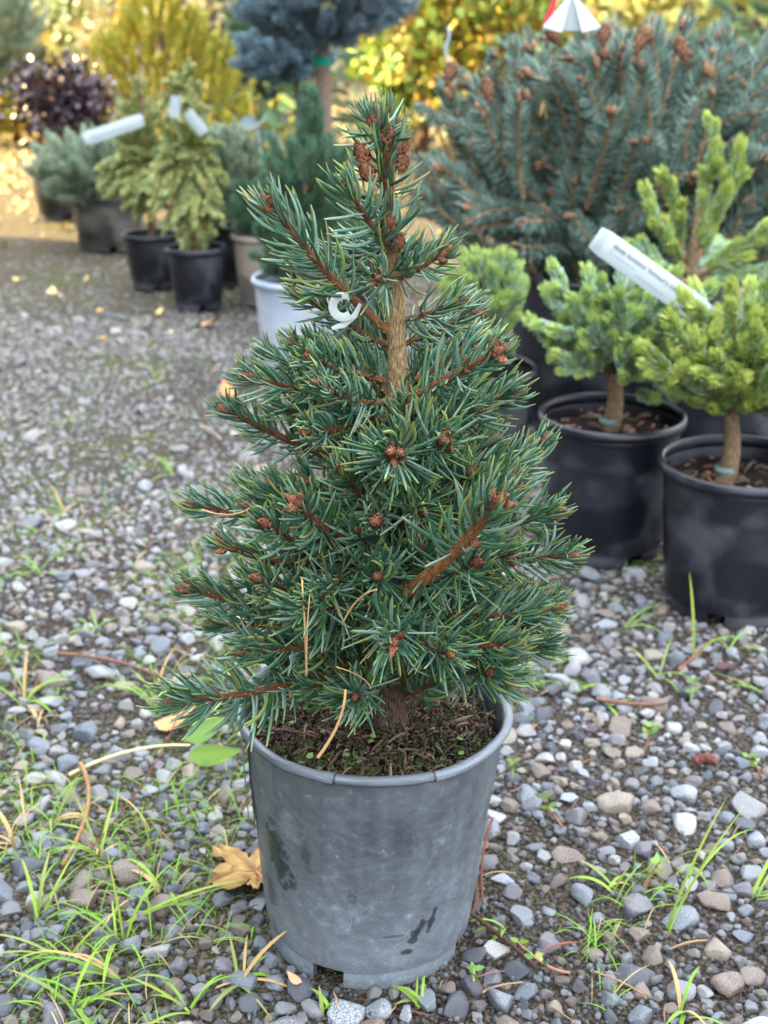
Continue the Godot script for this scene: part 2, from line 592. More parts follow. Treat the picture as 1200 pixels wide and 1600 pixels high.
# a round nursery pot: wall, rim, foot and soil, each a part
func pot(called: String, label: String, group: String, at: Vector3, top: float, h: float, bottom: float, mat: Material, notches := 4, soil_drop := 0.022, spin := 0.3) -> Node3D:
	var o := thing(called, label, "plant pot", at, spin, group)
	var segs := 64
	var foot_h := 0.014
	var wall := MB.new()
	var prof := [V2(bottom * 0.96, foot_h - 0.001), V2(bottom + 0.0005, foot_h), V2(lerpf(bottom, top, 0.3), h * 0.33), V2(lerpf(bottom, top, 0.62), h * 0.64), V2(top - 0.0035, h * 0.88), V2(top - 0.003, h * 0.89), V2(top - 0.0012, h - 0.012)]
	prof.append_array([V2(top - 0.0045, h - 0.0125), V2(top - 0.0055, h * 0.8), V2(lerpf(bottom, top, 0.4), h * 0.42), V2(bottom - 0.004, foot_h + 0.003), V2(0.001, foot_h + 0.003)])
	wall.lathe(prof, segs, Color.WHITE)
	part("wall", wall.mesh(), mat, o)
	var rim := MB.new()
	var rp := []
	for k in 11:
		var f := TAU * k / 10.0
		rp.append(V2(top + 0.0035 * cos(f) - 0.0008, h - 0.006 + 0.006 * sin(f)))
	rim.lathe(rp, segs, Color.WHITE)
	part("rim", rim.mesh(), mat, o)
	var foot := MB.new()
	for k in notches:
		var a0 := TAU * k / notches + 0.13
		var a1 := TAU * (k + 1) / notches - 0.13
		foot.lathe([V2(bottom - 0.004, 0.001), V2(bottom - 0.001, 0.0), V2(bottom - 0.0005, foot_h + 0.0005), V2(bottom - 0.0045, foot_h + 0.0005), V2(bottom - 0.0045, 0.001)], 16, Color.WHITE, a0, a1)
	part("foot", foot.mesh(), mat, o)
	var soil := MB.new()
	var rs := top - 0.0045
	var y := h - soil_drop
	for i in 9:
		for j in 40:
			var f := TAU * j / 40.0
			var r := rs * i / 8.0
			soil.vert(Vector3(cos(f) * r, y + 0.004 * relief.get_noise_2d(cos(f) * r * 900.0 + at.x * 300.0, sin(f) * r * 900.0), sin(f) * r), Vector3.UP, Vector2(cos(f) * r, sin(f) * r), L(0.045, 0.03, 0.022))
	for i in 8:
		for j in 40:
			var a := i * 40 + j
			var b := i * 40 + (j + 1) % 40
			if i > 0:
				soil.tri(a, b, b + 40)
			soil.tri(a, b + 40, a + 40)
	part("soil", soil.mesh(), M.soil, o)
	return o


func V2(x: float, y: float) -> Vector2:
	return Vector2(x, y)


# chips of bark on the soil of a pot, each a piece of it
func chips(o: Node3D, top: float, y: float, count: int) -> void:
	var soil: Node3D = o.get_node("soil")
	for k in count:
		var f := rf(0, TAU)
		var r := top * 0.9 * sqrt(rng.randf())
		var s := rf(0.5, 1.3)
		var b := Basis.from_euler(Vector3(rf(-0.35, 0.35), rf(0, TAU), rf(-0.35, 0.35))) * Basis.from_scale(Vector3(s * rf(0.7, 1.4), s, s))
		part("bark_chip", pick(M.chip_shapes), pick(M.chip_mats), soil, Transform3D(b, Vector3(cos(f) * r, y + rf(0.001, 0.006), sin(f) * r)))


func _ready() -> void:
	# ---- camera, sky, sun, exposure
	var cam := Camera3D.new()
	cam.name = "camera"
	add_child(cam)
	cam.position = cam_at
	cam.rotation_degrees = Vector3(-21.3, 0, 0)
	cam.fov = 43.6
	cam.near = 0.05
	cam.far = 400.0
	var lens := CameraAttributesPhysical.new()
	lens.frustum_focal_length = 30.0
	lens.frustum_focus_distance = 0.67
	lens.frustum_near = 0.05
	lens.frustum_far = 400.0
	lens.exposure_aperture = 7.6
	cam.attributes = lens
	cam.current = true
	var sky := ProceduralSkyMaterial.new()
	sky.sky_top_color = Color(0.88, 0.91, 0.96)
	sky.sky_horizon_color = Color(0.46, 0.46, 0.44)
	sky.sky_curve = 0.32
	sky.ground_bottom_color = Color(0.3, 0.28, 0.24)
	sky.ground_horizon_color = Color(0.6, 0.58, 0.52)
	sky.sun_angle_max = 25.0
	var env := Environment.new()
	env.background_mode = Environment.BG_SKY
	env.sky = Sky.new()
	env.sky.sky_material = sky
	env.background_energy_multiplier = 1.3
	env.tonemap_mode = Environment.TONE_MAPPER_LINEAR
	env.tonemap_exposure = 7.5
	env.sdfgi_enabled = true
	env.ssao_enabled = true
	env.ssil_enabled = true
	var we := WorldEnvironment.new()
	we.name = "world_environment"
	we.environment = env
	add_child(we)
	var sun := DirectionalLight3D.new()
	sun.name = "sun"
	sun.light_energy = 1.6
	sun.light_color = Color(1.0, 0.88, 0.64)
	sun.light_angular_distance = 0.5
	sun.shadow_enabled = true
	add_child(sun)
	sun.basis = Basis.looking_at(Vector3(0.86, -0.48, 0.40))

	rng.seed = 20241
	relief.seed = 5
	relief.fractal_octaves = 5
	materials()
	setting()
	main_pot()
	main_spruce()
	right_side()
	left_side()
	back_row()
	weeds()
	litter()


func materials() -> void:
	var grit := noise_tex(3, 0.06, Color(0.5, 0.48, 0.46), Color(1, 1, 1), 0.25, 0.75, 512, 5)
	var grit_h := noise_tex(4, 0.09, Color.BLACK, Color.WHITE, 0.2, 0.8, 512, 5)
	M.soil = vmat(0.95, 0.25, 0, grit, 30.0, grit_h, 0.25)
	M.ground = vmat(0.95, 0.25, 0, grit, 6.0, grit_h, 0.6)
	M.ground.uv1_world_triplanar = true
	var speck := noise_tex(8, 0.12, Color(0.38, 0.38, 0.4), Color(1.0, 1.0, 1.0), 0.3, 0.66, 256, 4)
	var speck_h := noise_tex(9, 0.07, Color.BLACK, Color.WHITE, 0.2, 0.8, 256, 5)
	M.gravel = vmat(0.62, 0.45, 0, speck, 0.45, speck_h, 0.03)
	M.stone_mats = []
	for c in [L(0.15, 0.17, 0.195), L(0.24, 0.24, 0.24), L(0.31, 0.315, 0.315), L(0.28, 0.24, 0.185), L(0.075, 0.08, 0.095), L(0.35, 0.345, 0.315), L(0.19, 0.15, 0.12), L(0.165, 0.16, 0.172), L(0.18, 0.2, 0.215), L(0.28, 0.3, 0.32)]:
		var m := vmat(rf(0.5, 0.72), 0.45, 0, speck, rf(0.3, 0.6), speck_h, 0.03)
		m.vertex_color_use_as_albedo = false
		m.albedo_color = c.linear_to_srgb()
		M.stone_mats.append(m)
	# bark: ridges along the stem
	var ridge := noise_tex(12, 0.06, Color(0.62, 0.56, 0.52), Color(1, 1, 1), 0.25, 0.7, 256, 5)
	var ridge_h := noise_tex(13, 0.06, Color.BLACK, Color.WHITE, 0.25, 0.7, 256, 4)
	M.bark = vmat(0.85, 0.3, 0, ridge, -1.0, ridge_h, 0.12)
	M.bark.uv1_scale = Vector3(1.3, 0.3, 1)
	M.twig = vmat(0.8, 0.3, 0, ridge, -1.0)
	M.twig.uv1_scale = Vector3(1.0, 0.5, 1)
	M.needle = vmat(0.42, 0.5, 0.0)
	M.needle_far = vmat(0.6, 0.35, 0.25)
	M.leafy = vmat(0.6, 0.35, 0.55)
	M.glossy_leaf = vmat(0.32, 0.5, 0.25)
	M.grass = vmat(0.6, 0.25, 0.25)
	M.dry = vmat(0.8, 0.3, 0.2)
	M.bud = vmat(0.75, 0.3)
	# black nursery plastic with dust wiped over it
	var dust := noise_tex(21, 0.006, Color(0.08, 0.085, 0.115), Color(0.235, 0.245, 0.27), 0.5, 0.84, 512, 6)
	var dust_r := noise_tex(21, 0.006, Color(0.3, 0.3, 0.3), Color(0.75, 0.75, 0.75), 0.4, 0.75, 512, 6)
	M.black_pot = vmat(1.0, 0.45)
	M.black_pot.vertex_color_use_as_albedo = false
	M.black_pot.albedo_texture = dust
	M.black_pot.roughness_texture = dust_r
	M.black_pot.uv1_triplanar = true
	M.black_pot.uv1_scale = Vector3.ONE * 4.0
	M.grey_pot = M.black_pot.duplicate()
	M.grey_pot.albedo_texture = noise_tex(23, 0.01, Color(0.55, 0.6, 0.66), Color(0.66, 0.69, 0.73), 0.3, 0.7, 256, 4)
	M.tan_pot = M.black_pot.duplicate()
	M.tan_pot.albedo_texture = noise_tex(24, 0.01, Color(0.36, 0.34, 0.32), Color(0.55, 0.51, 0.46), 0.3, 0.7, 256, 4)
	M.label = cmat(L(0.31, 0.36, 0.37), 0.45)
	M.label.backlight_enabled = true
	M.label.backlight = Color(0.2, 0.2, 0.2)
	M.dusty_pot = M.black_pot.duplicate()
	M.dusty_pot.albedo_texture = noise_tex(25, 0.008, Color(0.13, 0.13, 0.14), Color(0.36, 0.34, 0.31), 0.3, 0.75, 256, 5)
	M.hook = cmat(L(0.26, 0.29, 0.27), 0.5)
	M.ink = cmat(L(0.035, 0.035, 0.04), 0.8)
	M.faint_ink = cmat(L(0.17, 0.2, 0.21), 0.8)
	M.chip_shapes = []
	for k in 5:
		var b := MB.new()
		var w := rf(0.0015, 0.003)
		var len2 := rf(0.008, 0.016)
		b.tube(curve(Vector3(-len2 / 2, 0, 0), Vector3(len2 / 2, 0, 0), Vector3(0, rf(0, 0.002), rf(-0.002, 0.002)), 5), PackedFloat32Array([w * 0.4, w, w * 1.1, w * 0.8, w * 0.3]), 6, [Color.WHITE], 1.0, 0.02, true, 0.45)
		M.chip_shapes.append(b.mesh())
	M.chip_mats = [cmat(L(0.13, 0.06, 0.035), 0.9), cmat(L(0.06, 0.035, 0.025), 0.9), cmat(L(0.22, 0.13, 0.08), 0.9), cmat(L(0.035, 0.025, 0.02), 0.9)]
	M.stones = []
	for k in 10:
		M.stones.append(stone(100 + k * 7, rf(0.75, 1.0)))
	# shared twig shapes
	M.fir = []
	M.fir_green = []
	M.blue = []
	M.globe = []
	M.silver = []
	M.dark = []
	M.cream = []
	M.gold = []
	for k in 6:
		M.fir.append(sprig(300 + k, 0.035, 0.0022, 260, 0.0098, 0.0017, 1.36, 0.75, [L(0.16, 0.28, 0.14), L(0.31, 0.42, 0.34), L(0.12, 0.23, 0.1), L(0.4, 0.5, 0.43), L(0.3, 0.41, 0.12)], L(0.36, 0.26, 0.14), false))
		M.fir_green.append(sprig(320 + k, 0.035, 0.0022, 260, 0.0098, 0.0017, 1.34, 0.65, [L(0.2, 0.3, 0.06), L(0.32, 0.4, 0.27), L(0.13, 0.24, 0.06), L(0.31, 0.38, 0.085)], L(0.42, 0.3, 0.15), false))
		M.blue.append(sprig(340 + k, 0.16, 0.004, 420, 0.02, 0.0016, 1.2, 0.22, [L(0.105, 0.17, 0.135), L(0.165, 0.245, 0.2), L(0.24, 0.325, 0.275), L(0.06, 0.105, 0.08)], L(0.43, 0.3, 0.17), true, 0.03, 0.5, 0.2))
		M.globe.append(sprig(360 + k, 0.06, 0.003, 170, 0.02, 0.0016, 1.0, 0.2, [L(0.12, 0.19, 0.23), L(0.18, 0.26, 0.3), L(0.08, 0.14, 0.17)], L(0.25, 0.17, 0.1), false))
		M.silver.append(sprig(380 + k, 0.09, 0.0022, 170, 0.016, 0.0024, 0.95, 0.3, [L(0.2, 0.28, 0.2), L(0.32, 0.38, 0.28), L(0.12, 0.2, 0.13), L(0.36, 0.4, 0.24)], L(0.2, 0.15, 0.09), false))
		M.dark.append(sprig(400 + k, 0.06, 0.0022, 150, 0.016, 0.0015, 0.95, 0.25, [L(0.045, 0.11, 0.065), L(0.07, 0.15, 0.09), L(0.1, 0.19, 0.12)], L(0.2, 0.13, 0.07), false))
		M.cream.append(sprig(420 + k, 0.06, 0.0016, 130, 0.011, 0.003, 0.9, 0.3, [L(0.44, 0.39, 0.1), L(0.12, 0.2, 0.07), L(0.54, 0.48, 0.2), L(0.17, 0.26, 0.1), L(0.1, 0.17, 0.08)], L(0.25, 0.18, 0.09), false))
		M.gold.append(sprig(440 + k, 0.1, 0.002, 170, 0.016, 0.004, 0.8, 0.3, [L(0.36, 0.31, 0.04), L(0.28, 0.3, 0.05), L(0.13, 0.2, 0.035), L(0.38, 0.28, 0.04)], L(0.3, 0.2, 0.08), false))


func setting() -> void:
	# ---- the ground, one sheet to the horizon
	var m := MB.new()
	var nx := 300
	var nz := 300
	for i in nz + 1:
		var t := float(i) / nz
		var z := 1.2 - 2.6 * t - 90.0 * pow(t, 5.0)
		for j in nx + 1:
			var s := 2.0 * j / nx - 1.0
			var x := 1.4 * s + 80.0 * pow(s, 7.0)
			var p := on_ground(x, z)
			var q := relief.get_noise_2d(x * 40.0 + 300.0, z * 40.0)
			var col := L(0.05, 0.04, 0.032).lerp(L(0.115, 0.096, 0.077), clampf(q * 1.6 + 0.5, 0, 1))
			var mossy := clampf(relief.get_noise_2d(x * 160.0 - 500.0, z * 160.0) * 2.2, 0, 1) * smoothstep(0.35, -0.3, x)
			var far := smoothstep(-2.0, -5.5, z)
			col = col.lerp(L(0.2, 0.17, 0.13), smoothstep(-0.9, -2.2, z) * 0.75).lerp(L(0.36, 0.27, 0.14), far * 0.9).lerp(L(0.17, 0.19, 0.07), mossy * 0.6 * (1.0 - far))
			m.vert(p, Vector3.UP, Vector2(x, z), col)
	for i in nz:
		for j in nx:
			var q := i * (nx + 1) + j
			m.quad(q, q + 1, q + nx + 2, q + nx + 1)
	m.smooth()
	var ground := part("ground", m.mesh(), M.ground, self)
	ground.set_meta("kind", "structure")

	# ---- gravel: every stone of the near ground found its own place
	var cells := {}
	var list := []
	var bare := FastNoiseLite.new()
	bare.seed = 77
	bare.frequency = 3.2
	var keep := [V(-0.01, 0, -0.69), V(0.247, 0, -1.33), V(0.356, 0, -1.19)]
	for k in 125000:
		var z := -0.42 - 2.1 * pow(rng.randf(), 1.25)
		var half := 0.3 - z * 0.5
		var x := rf(-half, half)
		var d := bare.get_noise_2d(x, z)
		if rng.randf() < smoothstep(0.08, 0.5, d + 0.12 * smoothstep(-1.2, -0.8, z)) * 0.85:
			continue
		var r := lerpf(0.003, 0.0102, pow(rng.randf(), 1.55)) * lerpf(1.0, 0.62, smoothstep(-0.95, -1.7, z))
		if rng.randf() < 0.07:
			r = rf(0.0095, 0.0135)
		var ok := true
		for c in keep:
			if Vector2(x - c.x, z - c.z).length() < 0.064 + r:
				ok = false
		if not ok:
			continue
		var cell := Vector2i(int(floor(x / 0.02)), int(floor(z / 0.02)))
		for a in [-1, 0, 1]:
			for b in [-1, 0, 1]:
				for w in cells.get(cell + Vector2i(a, b), []):
					if Vector2(x - w.x, z - w.y).length() < (r + w.z) * 0.88:
						ok = false
						break
				if not ok:
					break
			if not ok:
				break
		if not ok:
			continue
		if not cells.has(cell):
			cells[cell] = []
		cells[cell].append(Vector3(x, z, r))
		list.append([x, z, r, 0.0])
	# the ones that show largest become pieces of the ground, the rest one mass
	for s in list:
		var to := Vector3(s[0], 0, s[1]) - cam_at
		var depth := to.dot(Vector3(0, -0.3633, -0.9317))
		var px := absf(to.x) / depth
		var py := absf(to.dot(Vector3(0, 0.9317, -0.3633))) / depth
		s[3] = s[2] / depth if px < 0.31 and py < 0.41 else 0.0
	list.sort_custom(func(a, b): return a[3] > b[3])
	var tones := [L(0.15, 0.17, 0.195), L(0.24, 0.24, 0.24), L(0.31, 0.315, 0.315), L(0.28, 0.24, 0.185), L(0.09, 0.095, 0.11), L(0.35, 0.345, 0.315), L(0.19, 0.15, 0.12), L(0.18, 0.2, 0.215), L(0.28, 0.3, 0.32), L(0.22, 0.2, 0.19)]
	var where: Array[Transform3D] = []
	var cols := PackedColorArray()
	for i in list.size():
		var s: Array = list[i]
		var r: float = s[2]
		var b := Basis(Vector3.UP, rf(0, TAU)) * Basis.from_euler(Vector3(rf(-0.35, 0.35), 0, rf(-0.35, 0.35))) * Basis.from_scale(Vector3(rf(0.9, 1.55), rf(0.6, 0.95), rf(0.8, 1.15)) * r) * Basis(rdir(), rf(0, TAU))
		var p := on_ground(s[0], s[1]) + Vector3(0, r * rf(-0.05, 0.3), 0)
		if i < 298:
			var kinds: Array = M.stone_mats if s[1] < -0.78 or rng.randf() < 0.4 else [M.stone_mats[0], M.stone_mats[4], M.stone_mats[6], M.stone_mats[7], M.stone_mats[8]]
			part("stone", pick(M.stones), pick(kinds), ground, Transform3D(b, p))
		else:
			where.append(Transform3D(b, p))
			var tone: Color = pick(tones)
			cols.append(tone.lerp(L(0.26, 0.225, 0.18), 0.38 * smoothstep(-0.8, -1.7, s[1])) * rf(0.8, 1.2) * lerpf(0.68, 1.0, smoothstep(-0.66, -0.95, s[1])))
	# farther out they run together
	for k in 36000:
		var z := -2.2 - 5.6 * pow(rng.randf(), 1.5)
		var x := rf(-0.55, 0.5) * (1.0 - z)
		var r := rf(0.0025, 0.0066)
		if z < -3.6 - 0.5 * x and x < -0.6 and rng.randf() < 0.75:
			continue
		where.append(Transform3D(Basis(Vector3.UP, rf(0, TAU)) * Basis.from_scale(Vector3(rf(0.85, 1.35), rf(0.5, 0.8), rf(0.75, 1.05)) * r) * Basis(rdir(), rf(0, TAU)), on_ground(x, z) + Vector3(0, r * 0.2, 0)))
		var dusty: Color = pick(tones)
		cols.append(dusty.lerp(L(0.27, 0.23, 0.18), 0.45) * rf(0.65, 1.15))
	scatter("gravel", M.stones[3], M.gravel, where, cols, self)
	where = []
	cols = PackedColorArray()
	for k in 46000:
		var z := -0.42 - 2.2 * pow(rng.randf(), 1.3)
		var x := rf(-1, 1) * (0.26 - z * 0.45)
		var r := rf(0.0008, 0.0026)
		where.append(Transform3D(Basis.from_euler(Vector3(rf(0, 6), rf(0, 6), rf(0, 6))) * Basis.from_scale(Vector3(rf(0.8, 1.4), rf(0.6, 1), 1) * r), on_ground(x, z) + Vector3(0, r * 0.3, 0)))
		cols.append(pick(tones) * rf(0.3, 0.8))
	var small := MB.new()
	small.ball(Vector3.ZERO, Basis.IDENTITY, 4, 6, Color.WHITE)
	scatter("fine_gravel", small.mesh(), M.gravel, where, cols, self)

	# ---- the tall hedge along the left of the yard, which keeps the sun off the near ground
	var h := thing("tall_hedge", "tall clipped dark green hedge along the left of the yard, shading the gravel", "hedge", Vector3(-2.9, 0, -0.42))
	var core := MB.new()
	core.ball(Vector3(0, 1.45, -0.3), Basis.from_scale(Vector3(0.42, 1.75, 3.75)), 12, 24, L(0.03, 0.05, 0.025))
	part("branches", core.mesh(), M.twig, h)
	where = []
	cols = PackedColorArray()
	for k in 7000:
		var d := rdir()
		d = d.sign() * Vector3(pow(absf(d.x), 0.6), pow(absf(d.y), 0.6), pow(absf(d.z), 0.5))
		var p := Vector3(0, 1.5, -0.1) + d * Vector3(0.5, 1.55, 3.6) * rf(0.85, 1.0)
		if p.y > 0.02:
			where.append(Transform3D(along(rdir() + d, rf(0, TAU)) * Basis.from_scale(Vector3.ONE * rf(0.12, 0.22)), p))
			cols.append(L(0.05, 0.1, 0.04) * rf(0.7, 1.4))
	scatter("foliage", leaf(0.6, 0.3, 0.2, Color.WHITE).mesh(), M.leafy, where, cols, h)


# ---------------------------------------------------------------- the pot and the little spruce in front
func pot_skin() -> ImageTexture:
	var w := 1024
	var h := 512
	var a := FastNoiseLite.new()
	a.seed = 31
	a.frequency = 0.012
	a.fractal_octaves = 6
	var b := FastNoiseLite.new()
	b.seed = 32
	b.frequency = 0.05
	b.fractal_octaves = 4
	var sc := FastNoiseLite.new()
	sc.seed = 33
	sc.frequency = 0.02
	sc.noise_type = FastNoiseLite.TYPE_CELLULAR
	sc.cellular_return_type = FastNoiseLite.RETURN_DISTANCE2_SUB
	sc.domain_warp_enabled = true
	sc.domain_warp_amplitude = 40.0
	# wet and rubbed marks: angle in degrees, height, half widths, lean, strength (below 0 is lighter)
	var marks := [[141.0, 0.085, 12.0, 0.026, 0.2, 0.8], [150.0, 0.055, 5.0, 0.02, 0.0, 0.5], [64.0, 0.047, 4.5, 0.010, -0.9, 1.0], [57.0, 0.05, 2.5, 0.011, -0.8, 0.9], [70.0, 0.03, 4.0, 0.0025, 0.0, 0.9], [78.0, 0.045, 7.0, 0.0012, 0.0, 0.6], [98.0, 0.075, 3.0, 0.007, 0.4, 0.4], [125.0, 0.115, 11.0, 0.018, 0.3, -0.2], [100.0, 0.06, 17.0, 0.02, -0.6, -0.18], [76.0, 0.055, 8.0, 0.014, 0.5, -0.15], [85.0, 0.12, 18.0, 0.02, 0.0, 0.22], [60.0, 0.11, 5.0, 0.018, -0.5, -0.15], [120.0, 0.1, 4.0, 0.02, 0.3, 0.35]]
	var data := PackedByteArray()
	data.resize(w * h * 3)
	for y in h:
		var high := 0.165 * (1.0 - float(y) / h)
		for x in w:
			var deg := 360.0 * x / w
			var n1 := a.get_noise_3d(cos(TAU * x / w) * 170.0, y * 0.72, sin(TAU * x / w) * 170.0)
			var n2 := b.get_noise_3d(cos(TAU * x / w) * 170.0, y * 0.72, sin(TAU * x / w) * 170.0)
			var t := 0.365 + 0.045 * n1 + 0.03 * n2 + 0.05 * a.get_noise_2d(x * 2.2, y * 0.1 + 4000.0) * smoothstep(0.02, 0.09, high) - 0.055 * smoothstep(0.03, 0.13, high)
			t += 0.035 * smoothstep(0.07, 0.0, high)
			var worn := sc.get_noise_2d(x, y * 0.72)
			if worn < -0.95 and n1 > 0.05:
				t += 0.05
			if deg < 185.0 and deg > -5.0:
				for k in marks:
					var dh: float = (high - k[1]) / k[3]
					var dd: float = (deg - k[0] - k[4] * k[2] * dh) / k[2]
					var q: float = 1.0 - sqrt(dd * dd + dh * dh) + 0.9 * n2 + 0.7 * n1
					if q > 0.0:
						t -= k[5] * 0.21 * smoothstep(0.05, 0.5, q)
			if n2 > 0.42:
				t += 0.06 * (n2 - 0.42) / 0.2
			var at := (y * w + x) * 3
			t = clampf(t, 0.14, 0.7)
			data[at] = int(255.0 * t * 0.95)
			data[at + 1] = int(255.0 * t * 1.02)
			data[at + 2] = int(255.0 * clampf(t * 1.06 + 0.01, 0, 1))
	# scratches, and grit splashed up from the ground
	for k in 1100:
		var x := rng.randf() * w
		var y := rng.randf() * h
		var ang := rng.randfn() * 0.5 + (1.3 if k % 3 else 0.1)
		var n := rng.randi_range(6, 46)
		var add := rng.randi_range(-20, 24)
		for s in n:
			ang += rng.randfn() * 0.02
			x += cos(ang)
			y += sin(ang)
			if y > 1 and y < h - 2:
				var at := (int(y) * w + posmod(int(x), w)) * 3
				var soft := sin(PI * s / n)
				for c in 3:
					data[at + c] = clampi(data[at + c] + int(add * soft), 0, 255)
	for k in 2600:
		var x := rng.randi() % w
		var y := int(h * (1.0 - 0.55 * pow(rng.randf(), 2.2))) - 2
		var dark := rng.randf() < 0.45
		for q in rng.randi_range(1, 4):
			var at := (clampi(y + rng.randi() % 2, 0, h - 1) * w + (x + rng.randi() % 2) % w) * 3
			data[at] = clampi(data[at] + (-28 if dark else 26), 0, 255)
			data[at + 1] = clampi(data[at + 1] + (-30 if dark else 24), 0, 255)
			data[at + 2] = clampi(data[at + 2] + (-32 if dark else 18), 0, 255)
	return ImageTexture.create_from_image(Image.create_from_data(w, h, false, Image.FORMAT_RGB8, data))


func main_pot() -> void:
	var skin := vmat(0.55, 0.45)
	skin.vertex_color_use_as_albedo = false
	skin.albedo_texture = pot_skin()
	var rough := noise_tex(41, 0.02, Color(0.3, 0.3, 0.3), Color(0.62, 0.62, 0.62), 0.3, 0.7, 256, 5)
	skin.roughness = 1.0
	skin.roughness_texture = rough
	skin.heightmap_enabled = true
	var fine_bump := noise_tex(42, 0.03, Color.BLACK, Color.WHITE, 0.3, 0.7, 512, 6)
	fine_bump.width = 1024
	fine_bump.height = 376
	rough.width = 700
	rough.height = 256
	skin.heightmap_texture = fine_bump
	skin.heightmap_scale = 0.03
	var o := thing("plant_pot", "scuffed grey plastic nursery pot with cracked rim, standing in front", "plant pot", Vector3(-0.0105, 0.0, -0.69))
	o.rotation_degrees = Vector3(0, 0, -1.6)
	var dent := FastNoiseLite.new()
	dent.seed = 6
	dent.frequency = 0.018
	dent.fractal_octaves = 3
	var top := 0.0815
	var bot := 0.0655
	var h := 0.163
	var foot_h := 0.0135
	var wall := MB.new()
	var prof := [V2(bot * 0.9, foot_h - 0.002), V2(bot - 0.001, foot_h - 0.001), V2(bot + 0.001, foot_h + 0.0015)]
	for k in 12:
		var t := (k + 1) / 13.0
		prof.append(V2(lerpf(bot + 0.0012, top - 0.001, t), lerpf(foot_h + 0.0015, h - 0.003, t)))
	prof.append_array([V2(top - 0.0008, h - 0.002), V2(top - 0.003, h - 0.002), V2(top - 0.0055, h * 0.7), V2(bot - 0.003, foot_h + 0.004), V2(0.001, foot_h + 0.004)])
	wall.lathe(prof, 120, Color.WHITE, 0.0, TAU, dent, 0.0016)
	part("wall", wall.mesh(), skin, o)
	# the rolled rim, split at two places
	var lip := skin.duplicate()
	lip.heightmap_scale = 0.03
	for span in [[66.4, 104.6, 0.0, 0.0], [105.2, 425.6, 0.0013, 0.0007]]:
		var p := PackedVector3Array()
		var r := PackedFloat32Array()
		var steps := int((span[1] - span[0]) / 3.0)
		for k in steps + 1:
			var f := deg_to_rad(lerpf(span[0], span[1], float(k) / steps))
			var out: float = span[2] * (1.0 - smoothstep(0.0, 0.25, float(k) / steps))
			var d := Vector3(cos(f), 0, sin(f))
			var rr := top + 0.0005 + out + 0.0014 * dent.get_noise_3d(d.x * 60.0, h * 900.0, d.z * 60.0)
			p.append(d * rr + Vector3(0, h - 0.001 + span[3] * (1.0 - smoothstep(0.0, 0.2, float(k) / steps)) + 0.0007 * dent.get_noise_2d(f * 40.0, 9.0), 0))
			r.append(0.0031 + 0.0004 * dent.get_noise_2d(f * 90.0, 3.0) + (0.0006 if span[2] > 0.0 and k < 2 else 0.0))
		var rm := MB.new()
		rm.tube(p, r, 10, [Color.WHITE], 0.1, 0.5)
		part("rim", rm.mesh(), lip, o)
	# the seam where the wall overlaps, at the far left
	var seam := MB.new()
	seam.lathe([V2(bot + 0.0125, 0.085), V2(top + 0.0012, h - 0.006), V2(top - 0.002, h - 0.006), V2(bot + 0.009, 0.085)], 6, Color.WHITE, deg_to_rad(163), deg_to_rad(178))
	part("wall_seam", seam.mesh(), skin, o)
	# foot pieces between the drainage notches
	for span in [[31.0, 103.0], [121.0, 192.0], [210.0, 282.0], [300.0, 372.0]]:
		var foot := MB.new()
		foot.lathe([V2(bot - 0.0045, 0.001), V2(bot - 0.001, -0.004), V2(bot - 0.0004, foot_h), V2(bot - 0.004, foot_h + 0.001), V2(bot - 0.0045, 0.001)], 24, Color.WHITE, deg_to_rad(span[0]), deg_to_rad(span[1]))
		var b := foot.v.size()
		part("foot", foot.mesh(), skin, o)
	# soil with crumbs, moss and clover
	var rs := top - 0.006
	var y := h - 0.015
	var soil := MB.new()
	for i in 22:
		for j in 72:
			var f := TAU * j / 72.0
			var r := rs * i / 21.0
			var x := cos(f) * r
			var z := sin(f) * r
			var up := 0.006 * relief.get_noise_2d(x * 1500.0, z * 1500.0) + 0.006 * exp(-((x - 0.014) * (x - 0.014) + z * z) / 0.0005)
			var green := clampf(relief.get_noise_2d(x * 1200.0 + 50.0, z * 1200.0 + 9.0) * 2.0, 0, 1)
			soil.vert(Vector3(x, y + up, z), Vector3.UP, V2(x, z), L(0.05, 0.032, 0.024).lerp(L(0.04, 0.06, 0.015), green))
	for i in 21:
		for j in 72:
			var a := i * 72 + j
			var b := i * 72 + (j + 1) % 72
			if i > 0:
				soil.tri(a, b, b + 72)
			soil.tri(a, b + 72, a + 72)
	soil.smooth()
	var soil_part := part("soil", soil.mesh(), M.soil, o)
	var crumb := MB.new()
	crumb.tube(curve(V(-0.5, 0, 0), V(0.5, 0, 0), V(0, 0.25, 0.1), 5), PackedFloat32Array([0.1, 0.17, 0.19, 0.15, 0.06]), 5, [Color.WHITE])
	var where: Array[Transform3D] = []
	var cols := PackedColorArray()
	for k in 5200:
		var f := rf(0, TAU)
		var r := rs * sqrt(rng.randf()) * 0.98
		var s := rf(0.0012, 0.0036) if k > 240 else rf(0.008, 0.018)
		var thin := 1.0 if k > 240 else 0.35
		where.append(Transform3D(Basis.from_euler(V(rf(-0.6, 0.6), rf(0, TAU), rf(-0.6, 0.6))) * Basis.from_scale(V(s, s * thin, s * thin)), V(cos(f) * r, y + rf(0.0, 0.008), sin(f) * r)))
		cols.append(pick([L(0.075, 0.045, 0.03), L(0.045, 0.03, 0.022), L(0.11, 0.068, 0.045), L(0.025, 0.019, 0.015), L(0.16, 0.11, 0.08), L(0.05, 0.055, 0.02)]) * rf(0.7, 1.2))
	scatter("soil_crumbs", crumb.mesh(), M.dry, where, cols, soil_part)
	where = []
	cols = PackedColorArray()
	var moss := needle(0.4, 0.35, Color.WHITE, Color.WHITE, 4, 4)
